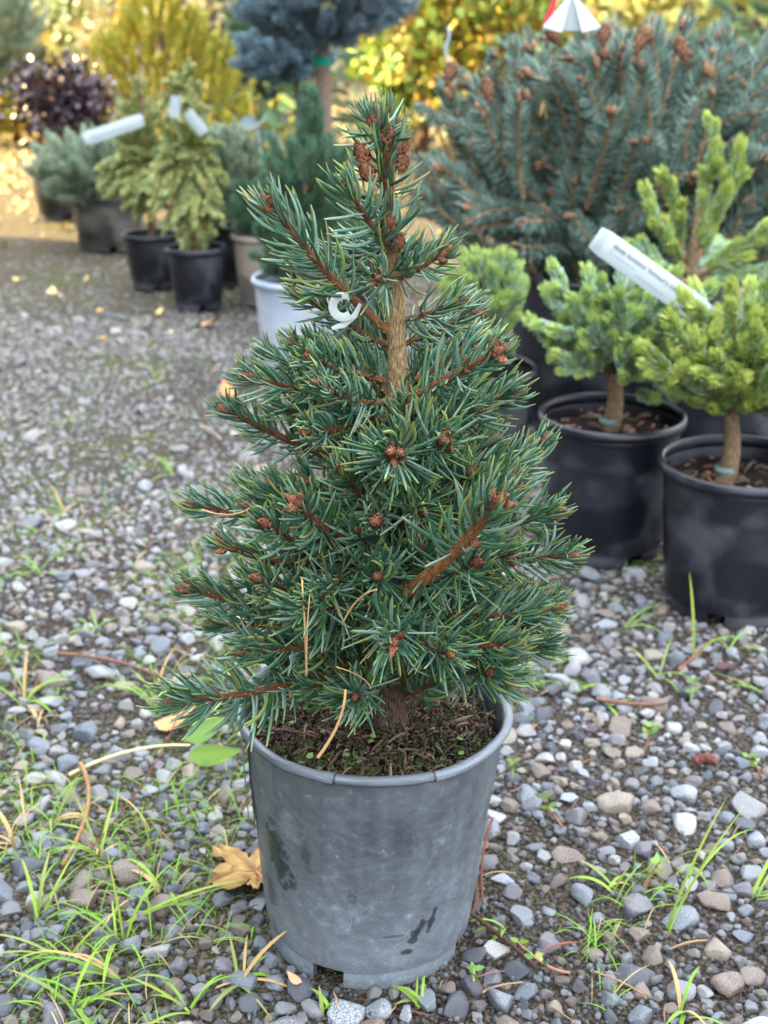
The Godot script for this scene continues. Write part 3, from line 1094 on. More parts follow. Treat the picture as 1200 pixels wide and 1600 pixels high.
	for k in 1400:
		var f := rf(0, TAU)
		var r := rs * sqrt(rng.randf()) * 0.98
		var q := V(cos(f) * r, y + 0.002, sin(f) * r)
		if relief.get_noise_2d(q.x * 1200.0 + 50.0, q.z * 1200.0 + 9.0) > -0.06:
			where.append(Transform3D(along(V(rng.randfn() * 0.7, 1, rng.randfn() * 0.7)) * Basis.from_scale(Vector3.ONE * rf(0.003, 0.006)), q + V(0, rf(0, 0.003), 0)))
			cols.append(L(0.035, 0.06, 0.015) * rf(0.6, 1.6))
	scatter("moss", moss.mesh(), M.grass, where, cols, soil_part)
	var clover := leaf(0.95, 0.15, 0.1, L(0.1, 0.18, 0.045), 5, 1.0).mesh()
	for k in 13:
		var f := rf(0.1, PI)
		var r := rs * sqrt(rf(0.05, 0.9))
		part("clover_leaf", clover, M.grass, soil_part, Transform3D(Basis.from_euler(V(rf(-1.9, -1.1), rf(0, TAU), rf(-0.4, 0.4))) * Basis.from_scale(Vector3.ONE * rf(0.003, 0.0055)), V(cos(f) * r, y + rf(0.007, 0.012), sin(f) * r)))


var nd_at: Array[Transform3D] = []
var nd_kind := PackedInt32Array()
var nd_branch := []


func shoot(tree: Node3D, a: Vector3, b: Vector3, r: float, nl: float, start: float, buds: int, dense := 1.0, old := 0.0, open := 1.0) -> void:
	var len2 := a.distance_to(b)
	var dirn := (b - a).normalized()
	var p := curve(a, b, rdir() * len2 * 0.025 - Vector3(0, len2 * 0.012, 0), 9)
	var fresh := L(0.36, 0.16, 0.085)
	if r > 0.0035:
		fresh = L(0.46, 0.22, 0.09)
	var tan_bark := L(0.44, 0.31, 0.17)
	var rise := clampf(1.0 - absf(dirn.y) * 1.2, 0.0, 1.0) * len2 * rf(0.12, 0.3)
	for k in 9:
		var t := k / 8.0
		p[k] += Vector3(0, (t * t - t) * rise, 0)
	var wood := MB.new()
	var c0 := tan_bark.lerp(L(0.12, 0.08, 0.055), old) if rng.randf() < 0.3 else (L(0.52, 0.27, 0.1) if r > 0.0035 else L(0.44, 0.22, 0.09)).lerp(L(0.12, 0.08, 0.055), old)
	var radii := taper(r, r * 0.68, 9)
	for k in 9:
		radii[k] *= rf(0.9, 1.14)
	wood.tube(p, radii, 12, [c0, c0, c0.lerp(fresh, 0.5), fresh, fresh, fresh * 0.95, fresh * 0.9, fresh * 0.85, fresh * 0.8], 2.0, 0.035)
	for k in int(len2 * 900.0):
		var t := rng.randf()
		var i := mini(int(t * 8.0), 7)
		var ax := (p[i + 1] - p[i]).normalized()
		var out := rdir()
		out = (out - ax * out.dot(ax)).normalized()
		var sd := ax.cross(out)
		var q := p[i].lerp(p[i + 1], t * 8.0 - i) + out * radii[i] * 0.9
		var s := rf(0.0005, 0.0009)
		wood.face([q - sd * s * 0.7 - ax * s, q + sd * s * 0.7 - ax * s, q + out * s * 0.9 + ax * s * 0.8], c0 * rf(0.8, 1.3))
		wood.face([q + sd * s * 0.7 - ax * s, q + ax * s * 1.6, q + out * s * 0.9 + ax * s * 0.8], c0 * rf(0.7, 1.2))
		wood.face([q + ax * s * 1.6, q - sd * s * 0.7 - ax * s, q + out * s * 0.9 + ax * s * 0.8], c0 * rf(0.7, 1.2))
	var br := part("branch", wood.mesh(), M.bark, tree)
	var count := int((len2 * (1.0 - start)) * 1550.0 * dense)
	var flatness := 1.0 - absf(dirn.y)
	for k in count + 16:
		var t := lerpf(start, 0.985, (k + rng.randf()) / count) if k < count else rf(0.95, 1.0)
		if k < count and rng.randf() < 0.12 and start > 0.4:
			t = rf(0.12, start)
		var i := mini(int(t * 8.0), 7)
		var q := p[i].lerp(p[i + 1], clampf(t * 8.0 - i, 0, 1))
		var ax := (p[i + 1] - p[i]).normalized()
		var out := rdir()
		out = (out - ax * out.dot(ax)).normalized()
		out = (out + Vector3.UP * 0.3 * flatness).normalized()
		out = (out - ax * out.dot(ax)).normalized()
		var lean := lerpf(1.12, 0.52, smoothstep(0.55, 1.0, t)) * rf(0.82, 1.15) * open
		var d := out * sin(lean) + ax * cos(lean)
		var bend := (ax * 0.8 + Vector3.UP * 0.5 + rdir() * 0.4)
		bend = (bend - d * bend.dot(d)).normalized()
		var s := nl * rf(0.6, 1.06) * (lerpf(1.0, 0.78, smoothstep(0.75, 1.0, t)) if k < count else 0.66)
		var w := rf(0.88, 1.15) * 0.022
		nd_at.append(Transform3D(Basis(bend * s, d * s, bend.cross(d) * w), q + out * r * 0.75))
		nd_kind.append(rng.randi() % M.needles.size())
		nd_branch.append(br)
	for k in buds:
		var side := rdir()
		side = (side - dirn * side.dot(dirn)).normalized()
		var at := b + dirn * rf(-0.002, 0.002) + side * r * rf(0.6, 1.2) if k < 4 else p[6] + side * r
		if k == 0:
			at = b
		var s := rf(0.005, 0.0092) * (1.15 if k == 0 else 0.9)
		part("bud", pick(M.buds), M.bud, br, Transform3D(along(dirn + side * (0.0 if k == 0 else rf(0.4, 0.9)), rf(0, 6)) * Basis.from_scale(Vector3.ONE * s), at))


func main_spruce() -> void:
	M.needles = []
	for k in 16:
		var c: Color = [L(0.02, 0.066, 0.038), L(0.034, 0.094, 0.054), L(0.066, 0.145, 0.095), L(0.042, 0.108, 0.04), L(0.13, 0.215, 0.155)][k % 5] * rf(0.9, 1.15)
		if k == 15:
			c = L(0.15, 0.22, 0.06)
		if k == 13:
			c = L(0.11, 0.115, 0.05)
		M.needles.append(needle([0.12, 0.25, 0.4, 0.55][k % 4], 0.073, c, c.lerp(L(0.26, 0.28, 0.07), 0.7), 6, 6, 0.05 if k % 7 == 3 else 0.0))
	M.buds = []
	for k in 4:
		M.buds.append(bud(0.72, [L(0.2, 0.075, 0.045), L(0.26, 0.11, 0.065), L(0.14, 0.055, 0.038)], 50 + k))
	var tree := thing("dwarf_spruce", "dense little dwarf spruce with brown buds growing in the grey pot", "spruce")
	var p := PackedVector3Array([V(0.004, 0.13, -0.69), V(0.0024, 0.155, -0.69), V(0.0046, 0.2083, -0.69), V(0.0075, 0.2709, -0.69), V(0.008, 0.33, -0.69), V(0.0071, 0.3712, -0.69), V(0.007, 0.4142, -0.69), V(0.0041, 0.4453, -0.69), V(0.002, 0.4721, -0.69), V(0.0022, 0.4949, -0.69), V(-0.002, 0.509, -0.69)])
	# root crown
	var trunk := MB.new()
	var fine := PackedVector3Array()
	var rad := PackedFloat32Array()
	var cols := []
	var radius := [0.0155, 0.012, 0.0085, 0.0072, 0.0062, 0.0056, 0.0052, 0.0042, 0.0036, 0.0033, 0.0024]
	for i in 60:
		var t := i / 59.0 * 10.0
		var k := mini(int(t), 9)
		fine.append(p[k].lerp(p[k + 1], t - k) + V(relief.get_noise_2d(i * 9.0, 3.0), 0, relief.get_noise_2d(i * 9.0, 40.0)) * 0.0016)
		rad.append(1.0 * lerpf(radius[k], radius[k + 1], t - k) * (1.0 + 0.16 * relief.get_noise_2d(i * 30.0, 90.0)))
		var c := L(0.12, 0.085, 0.06).lerp(L(0.5, 0.37, 0.2), smoothstep(3.0, 4.5, t)).lerp(L(0.27, 0.11, 0.065), smoothstep(6.3, 7.3, t))
		cols.append(c)
	trunk.tube(fine, rad, 18, cols, 3.0, 0.03)
	part("trunk", trunk.mesh(), M.bark, tree)
	var roots := MB.new()
	for k in 5:
		var f := TAU * k / 5 + 0.4
		roots.tube(curve(V(0.004, 0.149, -0.69), V(0.004 + cos(f) * 0.026, 0.138, -0.69 + sin(f) * 0.026), V(0, 0.004, 0), 6), taper(0.005, 0.002, 6), 8, [L(0.13, 0.09, 0.065)])
	part("roots", roots.mesh(), M.bark, tree)
	# needles and buds of the leader
	shoot(tree, V(0.0041, 0.4253, -0.689), V(-0.003, 0.508, -0.689), 0.0032, 0.028, 0.05, 3, 0.9, 0.0, 1.25)
	shoot(tree, V(0.001, 0.494, -0.688), V(-0.003, 0.509, -0.687), 0.0024, 0.024, 0.2, 2, 1.6, 0.0, 1.5)
	var lead: Node3D = tree.get_node("branch")
	for q in [V(-0.004, 0.508, -0.688), V(0.0015, 0.501, -0.684), V(0.008, 0.495, -0.686), V(-0.009, 0.491, -0.686), V(0.008, 0.487, -0.682), V(-0.007, 0.482, -0.684), V(0.002, 0.455, -0.684), V(0.006, 0.446, -0.683), V(-0.003, 0.428, -0.682)]:
		part("bud", pick(M.buds), M.bud, lead, Transform3D(along(V(q.x * 60.0, 1, 0.5), rf(0, 6)) * Basis.from_scale(Vector3.ONE * rf(0.009, 0.0125)), q - V(0, 0.003, 0)))
	for s in SHOOTS:
		var near: bool = s[5] > -0.616
		shoot(tree, V(s[0], s[1], s[2]), V(s[3], s[4], s[5]), s[6] * 0.001, s[7] * (0.00118 if near else 0.00106), s[8], int(s[9]), 1.0, 0.0, 1.22 if near else 1.0)
	# the shoots behind and inside
	# height, reach to the left, reach to the right
	var reach := [[0.185, 0.085, 0.06], [0.21, 0.083, 0.075], [0.236, 0.104, 0.078], [0.265, 0.105, 0.09], [0.298, 0.09, 0.08], [0.322, 0.042, 0.036], [0.345, 0.058, 0.058], [0.366, 0.072, 0.062], [0.385, 0.062, 0.058], [0.411, 0.03, 0.046]]
	for k in 72:
		var y := lerpf(0.183, 0.4, (k + 0.5) / 72.0)
		var f := k * 2.399963 + rf(-0.3, 0.3)
		if y > 0.34 and sin(f) > 0.15:
			continue
		var i := 0
		while i < 8 and y > reach[i + 1][0]:
			i += 1
		var t: float = (y - reach[i][0]) / (reach[i + 1][0] - reach[i][0])
		var lw: float = lerpf(reach[i][1], reach[i + 1][1], t)
		var rw: float = lerpf(reach[i][2], reach[i + 1][2], t)
		var wide := lerpf(lw, rw, smoothstep(-0.5, 0.5, cos(f)))
		var out := V(cos(f), 0, sin(f) * 0.85)
		var far := wide * rf(0.5, 0.92) * (0.72 if sin(f) > 0.25 else 1.0)
		var a := V(0.006, y - 0.02, -0.69) + out * 0.012
		var b := V(0.004, y + rf(-0.01, 0.016), -0.69) + out * far
		shoot(tree, a, b, 0.0019, 0.024, 0.12, k % 3, 1.0, 0.4)
	# short side shoots that face the light at the front
	for k in 18:
		var y := lerpf(0.2, 0.33, (k + 0.5) / 18.0)
		var f := PI * 0.5 + lerpf(-1.25, 1.25, fmod(k * 0.618034, 1.0))
		var wide := lerpf(0.088, 0.05, smoothstep(0.26, 0.34, y))
		var out := V(cos(f), 0, sin(f) * 0.85)
		var b := V(0.004, y, -0.69) + out * wide * rf(0.8, 1.02)
		var a := b - (out * 1.0 + V(0, 0.55, 0) + rdir() * 0.5).normalized() * rf(0.018, 0.032)
		shoot(tree, a, b, 0.0017, 0.026, 0.05, 1 + k % 2, 1.1, 0.2, 1.15)
	# the 300 needles that show largest are pieces of their branches, the others one mass
	var order := []
	for i in nd_at.size():
		order.append([nd_at[i].origin.distance_to(cam_at), i])
	order.sort_custom(func(a, b): return a[0] < b[0])
	var shapes := []
	for m in M.needles:
		shapes.append(m.mesh())
	var mass := MB.new()
	for k in order.size():
		var i: int = order[k][1]
		if k < 300:
			part("needle", shapes[nd_kind[i]], M.needle, nd_branch[i], nd_at[i])
		else:
			mass.add(M.needles[nd_kind[i]], nd_at[i])
	var rest := part("needles", mass.mesh(), M.needle, tree)
	rest.set_meta("kind", "stuff")
	print("needles ", order.size())

	# the hook of a white tag, closed round the long left branch
	var hook := MB.new()
	var ring := PackedVector3Array()
	var wide := PackedFloat32Array()
	for k in 17:
		var f := deg_to_rad(15.0 + 265.0 * k / 16.0)
		ring.append(V(cos(f) * 0.0072, sin(f) * 0.0072, 0))
		wide.append(0.0030 if k > 3 else lerpf(0.0016, 0.003, k / 4.0))
	flat_strip(hook, ring, wide, 0.0007)
	flat_strip(hook, PackedVector3Array([V(-0.014, -0.0085, -0.003), V(-0.006, -0.0105, -0.002), V(0.004, -0.0095, -0.002), V(0.012, -0.005, -0.004)]), PackedFloat32Array([0.0012, 0.0022, 0.002, 0.0012]), 0.0007)
	var hk := part("tag_hook", hook.mesh(), M.hook, self, Transform3D(Basis.from_euler(V(-0.25, 0.25, 0.5)) * Basis.from_scale(Vector3.ONE * 0.78), V(-0.0215, 0.416, -0.667)))
	tag(hk, "white plastic hook of a plant tag closed round the upper left spruce branch", "plant tag")

	# dry needles and straws caught in the branches
	for d in [[482, V(-0.0412, 0.296, -0.585), V(-0.0395, 0.246, -0.577), 0.0006, "long tan dry pine needle hanging down left of centre in the spruce"], [1, V(-0.037, 0.29, -0.585), V(-0.0393, 0.247, -0.5765), 0.0005, "shorter dry needle hanging just right of the long hanging tan one"], [2, V(-0.02, 0.233, -0.585), V(-0.0345, 0.1985, -0.575), 0.001, "thick tan straw sloping down over the pot rim below the spruce"], [3, V(-0.1, 0.306, -0.655), V(-0.074, 0.3065, -0.655), 0.0006, "dry brown needle lying level on the top left spruce tuft"], [4, V(-0.0243, 0.249, -0.58), V(-0.0068, 0.2335, -0.585), 0.0004, "thin brown needle sloping down to the right above the tan straw"], [5, V(-0.0035, 0.297, -0.57), V(-0.0205, 0.2745, -0.58), 0.0005, "yellow dry needle leaning in the middle of the spruce"]]:
		var s := MB.new()
		s.tube(curve(d[1], d[2], rdir() * 0.0035, 8), taper(d[3] * 0.7, d[3], 8), 6, [L(0.46, 0.3, 0.12), L(0.42, 0.26, 0.105), L(0.3, 0.17, 0.08)])
		tag(part("dry_needle", s.mesh(), M.dry, self), d[4], "dry needle", "dry needles caught in the spruce")


func flat_strip(m: MB, p: PackedVector3Array, half: PackedFloat32Array, thick: float) -> void:
	# a band in the xy plane of some thickness
	var n := p.size()
	var k := m.v.size()
	for i in n:
		var t := (p[mini(i + 1, n - 1)] - p[maxi(i - 1, 0)]).normalized()
		var s := Vector3(-t.y, t.x, 0).normalized()
		for q in [[1, 1], [-1, 1], [-1, -1], [1, -1]]:
			var d: Vector3 = s * half[i] * q[0] + Vector3(0, 0, thick * 0.5 * q[1])
			m.vert(p[i] + d, (s * q[0] * 0.3 + Vector3(0, 0, q[1])).normalized(), V2(i, q[0]), Color.WHITE)
	for i in n - 1:
		for j in 4:
			var a := k + i * 4 + j
			var b := k + i * 4 + (j + 1) % 4
			m.quad(a, b, b + 4, a + 4)
	for e in [0, n - 1]:
		m.quad(k + e * 4, k + e * 4 + 1, k + e * 4 + 2, k + e * 4 + 3)


# a plastic plant label: a long rounded plate with its stem end, lying along x
func plate(length: float, width: float) -> ArrayMesh:
	var m := MB.new()
	var p := PackedVector3Array()
	var w := PackedFloat32Array()
	for k in 13:
		var t := k / 12.0
		p.append(V((t - 0.5) * length, 0, 0.006 * sin(t * 3.0) * length))
		w.append(width * 0.5 * (0.86 if k == 0 or k == 12 else 1.0))
	flat_strip(m, p, w, 0.0006)
	return m.mesh()


func lettering(o: Node3D, called: String, text: String, height: float, at: Vector3, mat: Material, turn := 0.0, serif := false) -> void:
	var t := TextMesh.new()
	var f := SystemFont.new()
	f.font_names = PackedStringArray(["Droid Serif" if serif else "Droid Sans"])
	t.font = f
	t.text = text
	t.font_size = 48
	t.pixel_size = height / 48.0
	t.depth = 0.0003
	t.horizontal_alignment = HORIZONTAL_ALIGNMENT_LEFT
	part(called, t, mat, o, Transform3D(Basis(Vector3.BACK, turn), at))


# rows of print too small to read: short bars of ink
func small_print(o: Node3D, x0: float, y0: float, rows: int, long: float, down: Vector3, across: Vector3) -> void:
	var m := MB.new()
	for r in rows:
		var x := 0.0
		while x < long:
			var w := rf(0.0015, 0.005)
			var c := V(x0, y0, 0.0007) + down * r + across * (x + w / 2)
			m.ball(c, Basis(across * w * 0.5, across.cross(Vector3.BACK) * 0.00045, Vector3.BACK * 0.0002), 4, 6, Color.WHITE)
			x += w + 0.0012
	part("small_print", m.mesh(), M.faint_ink, o)


func face_basis(at: Vector3, roll: float, yaw := 0.0, pitch := 0.0) -> Basis:
	return Basis(Vector3.UP, yaw) * Basis(Vector3.RIGHT, pitch) * Basis(Vector3.BACK, roll)


func grafted_fir(o: Node3D, at: Vector3, top: Vector3, r0: float, mats: Array, crown: Vector3, radius: Vector3, count: int) -> void:
	trunk_part(o, "trunk", curve(at, top, V(0.004, 0, 0.002), 14), taper(r0, r0 * 0.7, 14), L(0.34, 0.25, 0.16), M.bark)
	# tie round the graft
	var tie := MB.new()
	tie.lathe([V2(r0 * 1.02, 0.0), V2(r0 * 1.12, 0.001), V2(r0 * 1.12, 0.005), V2(r0 * 1.02, 0.006)], 20, L(0.13, 0.2, 0.19))
	part("graft_tie", tie.mesh(), M.bud, o, Transform3D(Basis.IDENTITY, at + V(0, 0.012, 0)))
	var w := []
	var low := crown - V(0, radius.y * 0.75, 0)
	for k in count:
		var f := k * 2.399963
		var h := 1.0 - 1.7 * (k + 0.5) / count
		var d := V(cos(f) * sqrt(1.0 - h * h * 0.8), h, sin(f) * sqrt(1.0 - h * h * 0.8)) * rf(0.68, 1.14)
		var end := crown + V(d.x * radius.x, d.y * radius.y, d.z * radius.z)
		var limb := MB.new()
		var p := curve(low + (top - low) * 0.3, end, V(0, -0.012, 0) * (1.0 - absf(h)), 8)
		limb.tube(p, taper(r0 * 0.36, 0.0016, 8), 6, [L(0.34, 0.25, 0.14)])
		part("limb", limb.mesh(), M.bark, o)
		var ax := (p[7] - p[5]).normalized()
		w.append([end - ax * 0.006, end + ax * rf(0.014, 0.024)])
		for j in 8:
			var q := p[3 + (j * 5) / 9]
			var sd := rdir()
			sd = (sd - ax * sd.dot(ax)).normalized()
			w.append([q, q + (ax * 0.75 + sd * 0.9 + V(0, 0.3, 0)).normalized() * rf(0.012, 0.024)])
	twig_plant(o, "branch", mats, w, 0.024)


func right_side() -> void:
	# two small pots with grafted firs in front, another behind them
	var p1 := pot("plant_pot", "black nursery pot beside the grey pot, holding the silver-green fir, dusty across its middle", "black nursery pots on the right", V(0.247, 0, -1.33), 0.0775, 0.158, 0.064, M.black_pot, 4, 0.022, 0.4)
	chips(p1, 0.07, 0.158 - 0.022, 70)
	var f1 := thing("fir_plant", "silver-green grafted dwarf fir with bare thick trunk in the middle black pot", "fir", Vector3.ZERO, 0, "grafted dwarf firs on the right")
	grafted_fir(f1, V(0.246, 0.132, -1.335), V(0.246, 0.2, -1.335), 0.0105, M.fir, V(0.252, 0.247, -1.335), V(0.072, 0.055, 0.066), 26)
	twig_plant(f1, "branch", M.fir, [[V(0.2, 0.248, -1.31), V(0.172, 0.256, -1.29)], [V(0.19, 0.246, -1.32), V(0.16, 0.258, -1.315)], [V(0.265, 0.19, -1.3), V(0.278, 0.19, -1.265)]], 0.035)
	var p2 := pot("plant_pot", "black nursery pot at the right edge with whitish scuffs below its rim", "black nursery pots on the right", V(0.354, 0, -1.185), 0.0815, 0.153, 0.067, M.black_pot, 4, 0.024, 1.1)
	chips(p2, 0.074, 0.153 - 0.024, 90)
	var f2 := thing("fir_plant", "yellow-green grafted dwarf fir with bare trunk in the rightmost black pot", "fir", Vector3.ZERO, 0, "grafted dwarf firs on the right")
	grafted_fir(f2, V(0.337, 0.127, -1.19), V(0.335, 0.2, -1.19), 0.0098, M.fir_green, V(0.354, 0.244, -1.2), V(0.078, 0.054, 0.072), 30)
	twig_plant(f2, "branch", M.fir_green, [[V(0.352, 0.29, -1.19), V(0.36, 0.33, -1.185)], [V(0.358, 0.32, -1.185), V(0.366, 0.362, -1.18)], [V(0.365, 0.35, -1.18), V(0.372, 0.385, -1.175)], [V(0.33, 0.29, -1.19), V(0.32, 0.325, -1.18)], [V(0.3, 0.29, -1.18), V(0.285, 0.31, -1.17)]], 0.035)
	var p3 := pot("plant_pot", "black nursery pot tucked behind the two front fir pots, mostly hidden", "black nursery pots on the right", V(0.435, 0, -1.56), 0.085, 0.16, 0.07, M.black_pot, 4)
	chips(p3, 0.076, 0.138, 24)
	var f3 := thing("fir_plant", "taller fir with a straight bristly leader standing behind the two front firs", "fir", Vector3.ZERO, 0, "grafted dwarf firs on the right")
	trunk_part(f3, "trunk", PackedVector3Array([V(0.42, 0.135, -1.55), V(0.385, 0.21, -1.53), V(0.358, 0.275, -1.5), V(0.364, 0.35, -1.5), V(0.374, 0.435, -1.5)]), PackedFloat32Array([0.011, 0.009, 0.0065, 0.0055, 0.003]), L(0.42, 0.31, 0.19), M.bark)
	var w := []
	for b in [[V(0.359, 0.28, -1.5), V(0.374, 0.445, -1.5), 5], [V(0.359, 0.28, -1.5), V(0.4, 0.385, -1.49), 4], [V(0.358, 0.275, -1.5), V(0.305, 0.345, -1.48), 4], [V(0.355, 0.29, -1.51), V(0.335, 0.36, -1.52), 3], [V(0.36, 0.27, -1.5), V(0.425, 0.325, -1.47), 4], [V(0.36, 0.27, -1.5), V(0.445, 0.28, -1.49), 4], [V(0.355, 0.265, -1.5), V(0.285, 0.31, -1.47), 4], [V(0.36, 0.27, -1.5), V(0.4, 0.3, -1.56), 4], [V(0.36, 0.25, -1.5), V(0.31, 0.27, -1.56), 4]]:
		var limb := MB.new()
		limb.tube(curve(b[0], b[1], V(0, -0.004, 0), 7), taper(0.0042, 0.0022, 7), 7, [L(0.42, 0.3, 0.18)])
		part("limb", limb.mesh(), M.bark, f3)
		for k in b[2] * 2:
			var t: float = (k + 1.0) / (b[2] * 2)
			var a: Vector3 = b[0].lerp(b[1], t * 0.8 + 0.12)
			var dirn: Vector3 = (b[1] - b[0]).normalized()
			w.append([a, a + dirn * 0.03 + (rdir() * 0.004 if k % 2 == 0 else rdir() * 0.018)])
	twig_plant(f3, "branch", M.fir_green, w.slice(0, 40), 0.035)
	twig_plant(f3, "branch", M.fir, w.slice(40), 0.035)

	# the long printed label in front of the tall fir
	var lb := thing("plant_label", "long white printed plant label leaning between the firs", "plant label", V(0.264, 0.3165, -1.27))
	lb.basis = face_basis(lb.position, -0.588, -0.1, -0.12)
	part("plate", plate(0.134, 0.0265), M.label, lb)
	lettering(lb, "lettering", "Abies koreana 'Kohout's Ice Breaker'", 0.0062, V(-0.047, 0.0042, 0.0015), M.ink)
	small_print(lb, -0.047, -0.0005, 2, 0.03, V(0, -0.003, 0.0009), Vector3.RIGHT)
	small_print(lb, -0.012, -0.004, 2, 0.034, V(0, -0.003, 0.0012), Vector3.RIGHT)
	small_print(lb, -0.062, -0.009, 3, 0.017, V(0.0026, 0, 0.0009), Vector3.UP)
	part("stem_end", plate(0.022, 0.02), M.label, lb, Transform3D(Basis.from_euler(V(0.2, 0.35, -0.12)), V(0.075, 0.001, 0.002)))

	# the big blue spruce in its big pot
	pot("plant_pot", "largest black nursery pot, holding the wide blue spruce", "black nursery pots on the right", V(0.335, 0, -1.83), 0.158, 0.225, 0.135, M.black_pot, 6, 0.03)
	var t := thing("blue_spruce", "wide spreading blue spruce with tan twigs, buds and cones in the largest pot", "spruce")
	trunk_part(t, "trunk", curve(V(0.335, 0.19, -1.83), V(0.335, 0.42, -1.83), V(0.01, 0, 0), 10), taper(0.02, 0.008, 10), L(0.17, 0.12, 0.085), M.bark)
	var tw := []
	for k in 262:
		var d := rdir()
		if d.y < -0.75:
			d.y *= -1.0
		var f := lerpf(0.66, 1.0, pow(rng.randf(), 0.6)) if k > 70 else rf(0.35, 0.65)
		var b := V(0.345, 0.37, -1.83) + V(d.x * 0.32, d.y * (0.19 if d.y > 0.0 else 0.15), d.z * 0.27) * f
		var dirn := ((b - V(0.335, 0.22, -1.83)).normalized() * 1.0 + V(0, 0.14, 0) + rdir() * 0.36).normalized()
		if k % 7 == 0:
			dirn = (dirn + V(0, -0.5, 0)).normalized()
		tw.append([b - dirn * (rf(0.08, 0.16) if k % 2 == 0 else rf(0.17, 0.26)), b])
	twig_plant(t, "branch", M.blue, tw, 0.16)
	var scales := [L(0.1, 0.045, 0.025), L(0.13, 0.065, 0.035), L(0.08, 0.036, 0.022)]
	M.cone = bud(0.5, scales, 90)
	for q in [V(0.263, 0.548, -1.63), V(0.312, 0.541, -1.64), V(0.125, 0.485, -1.66), V(0.2, 0.545, -1.68), V(0.357, 0.532, -1.66), V(0.09, 0.5, -1.75)]:
		part("cone", M.cone, M.bud, t, Transform3D(along(V(rf(-0.6, 0.6), -0.7, 0.5)) * Basis.from_scale(Vector3.ONE * rf(0.028, 0.036)), q))
	# its folded white tag on a red tie
	var tg := thing("folded_tag", "folded white triangular tag with red tie above the blue spruce", "plant tag", V(0.218, 0.557, -1.6))
	var leafs := MB.new()
	for s in [-1.0, 1.0]:
		leafs.face([V(0, 0.026, 0), V(s * 0.034, -0.012, 0.012), V(s * 0.012, -0.018, 0.016)] if s > 0 else [V(0, 0.026, 0), V(s * 0.012, -0.018, 0.016), V(s * 0.034, -0.012, 0.012)], Color.WHITE)
	leafs.face([V(-0.034, -0.016, 0.0), V(0, 0.025, -0.001), V(0.034, -0.016, 0.0)], Color.WHITE)
	part("sheet", leafs.mesh(), M.label, tg)
	var red := MB.new()
	red.tube(PackedVector3Array([V(-0.03, -0.01, 0.002), V(-0.022, 0.01, 0.004), V(-0.018, 0.03, 0.002), V(-0.012, 0.05, 0)]), taper(0.003, 0.003, 4), 6, [L(0.6, 0.03, 0.06)])
	part("red_tie", red.mesh(), M.bud, tg)
	# the small silvery fir half hidden behind the front spruce
	pot("plant_pot", "small black nursery pot hidden behind the front spruce, below the small pale fir", "black nursery pots on the right", V(0.12, 0, -1.56), 0.07, 0.15, 0.058, M.black_pot, 4)
	var u := thing("fir_plant", "small pale blue-green fir peeking out right of the front spruce", "fir", Vector3.ZERO, 0, "grafted dwarf firs on the right")
	trunk_part(u, "trunk", curve(V(0.12, 0.13, -1.56), V(0.123, 0.23, -1.56), V(0.003, 0, 0), 8), taper(0.007, 0.004, 8), L(0.3, 0.22, 0.14), M.bark)
	shell_twigs(u, M.fir, 0.035, V(0.122, 0.24, -1.56), V(0.052, 0.058, 0.05), 90, 0.032, 0.25, V(0.122, 0.19, -1.56), 0.6)


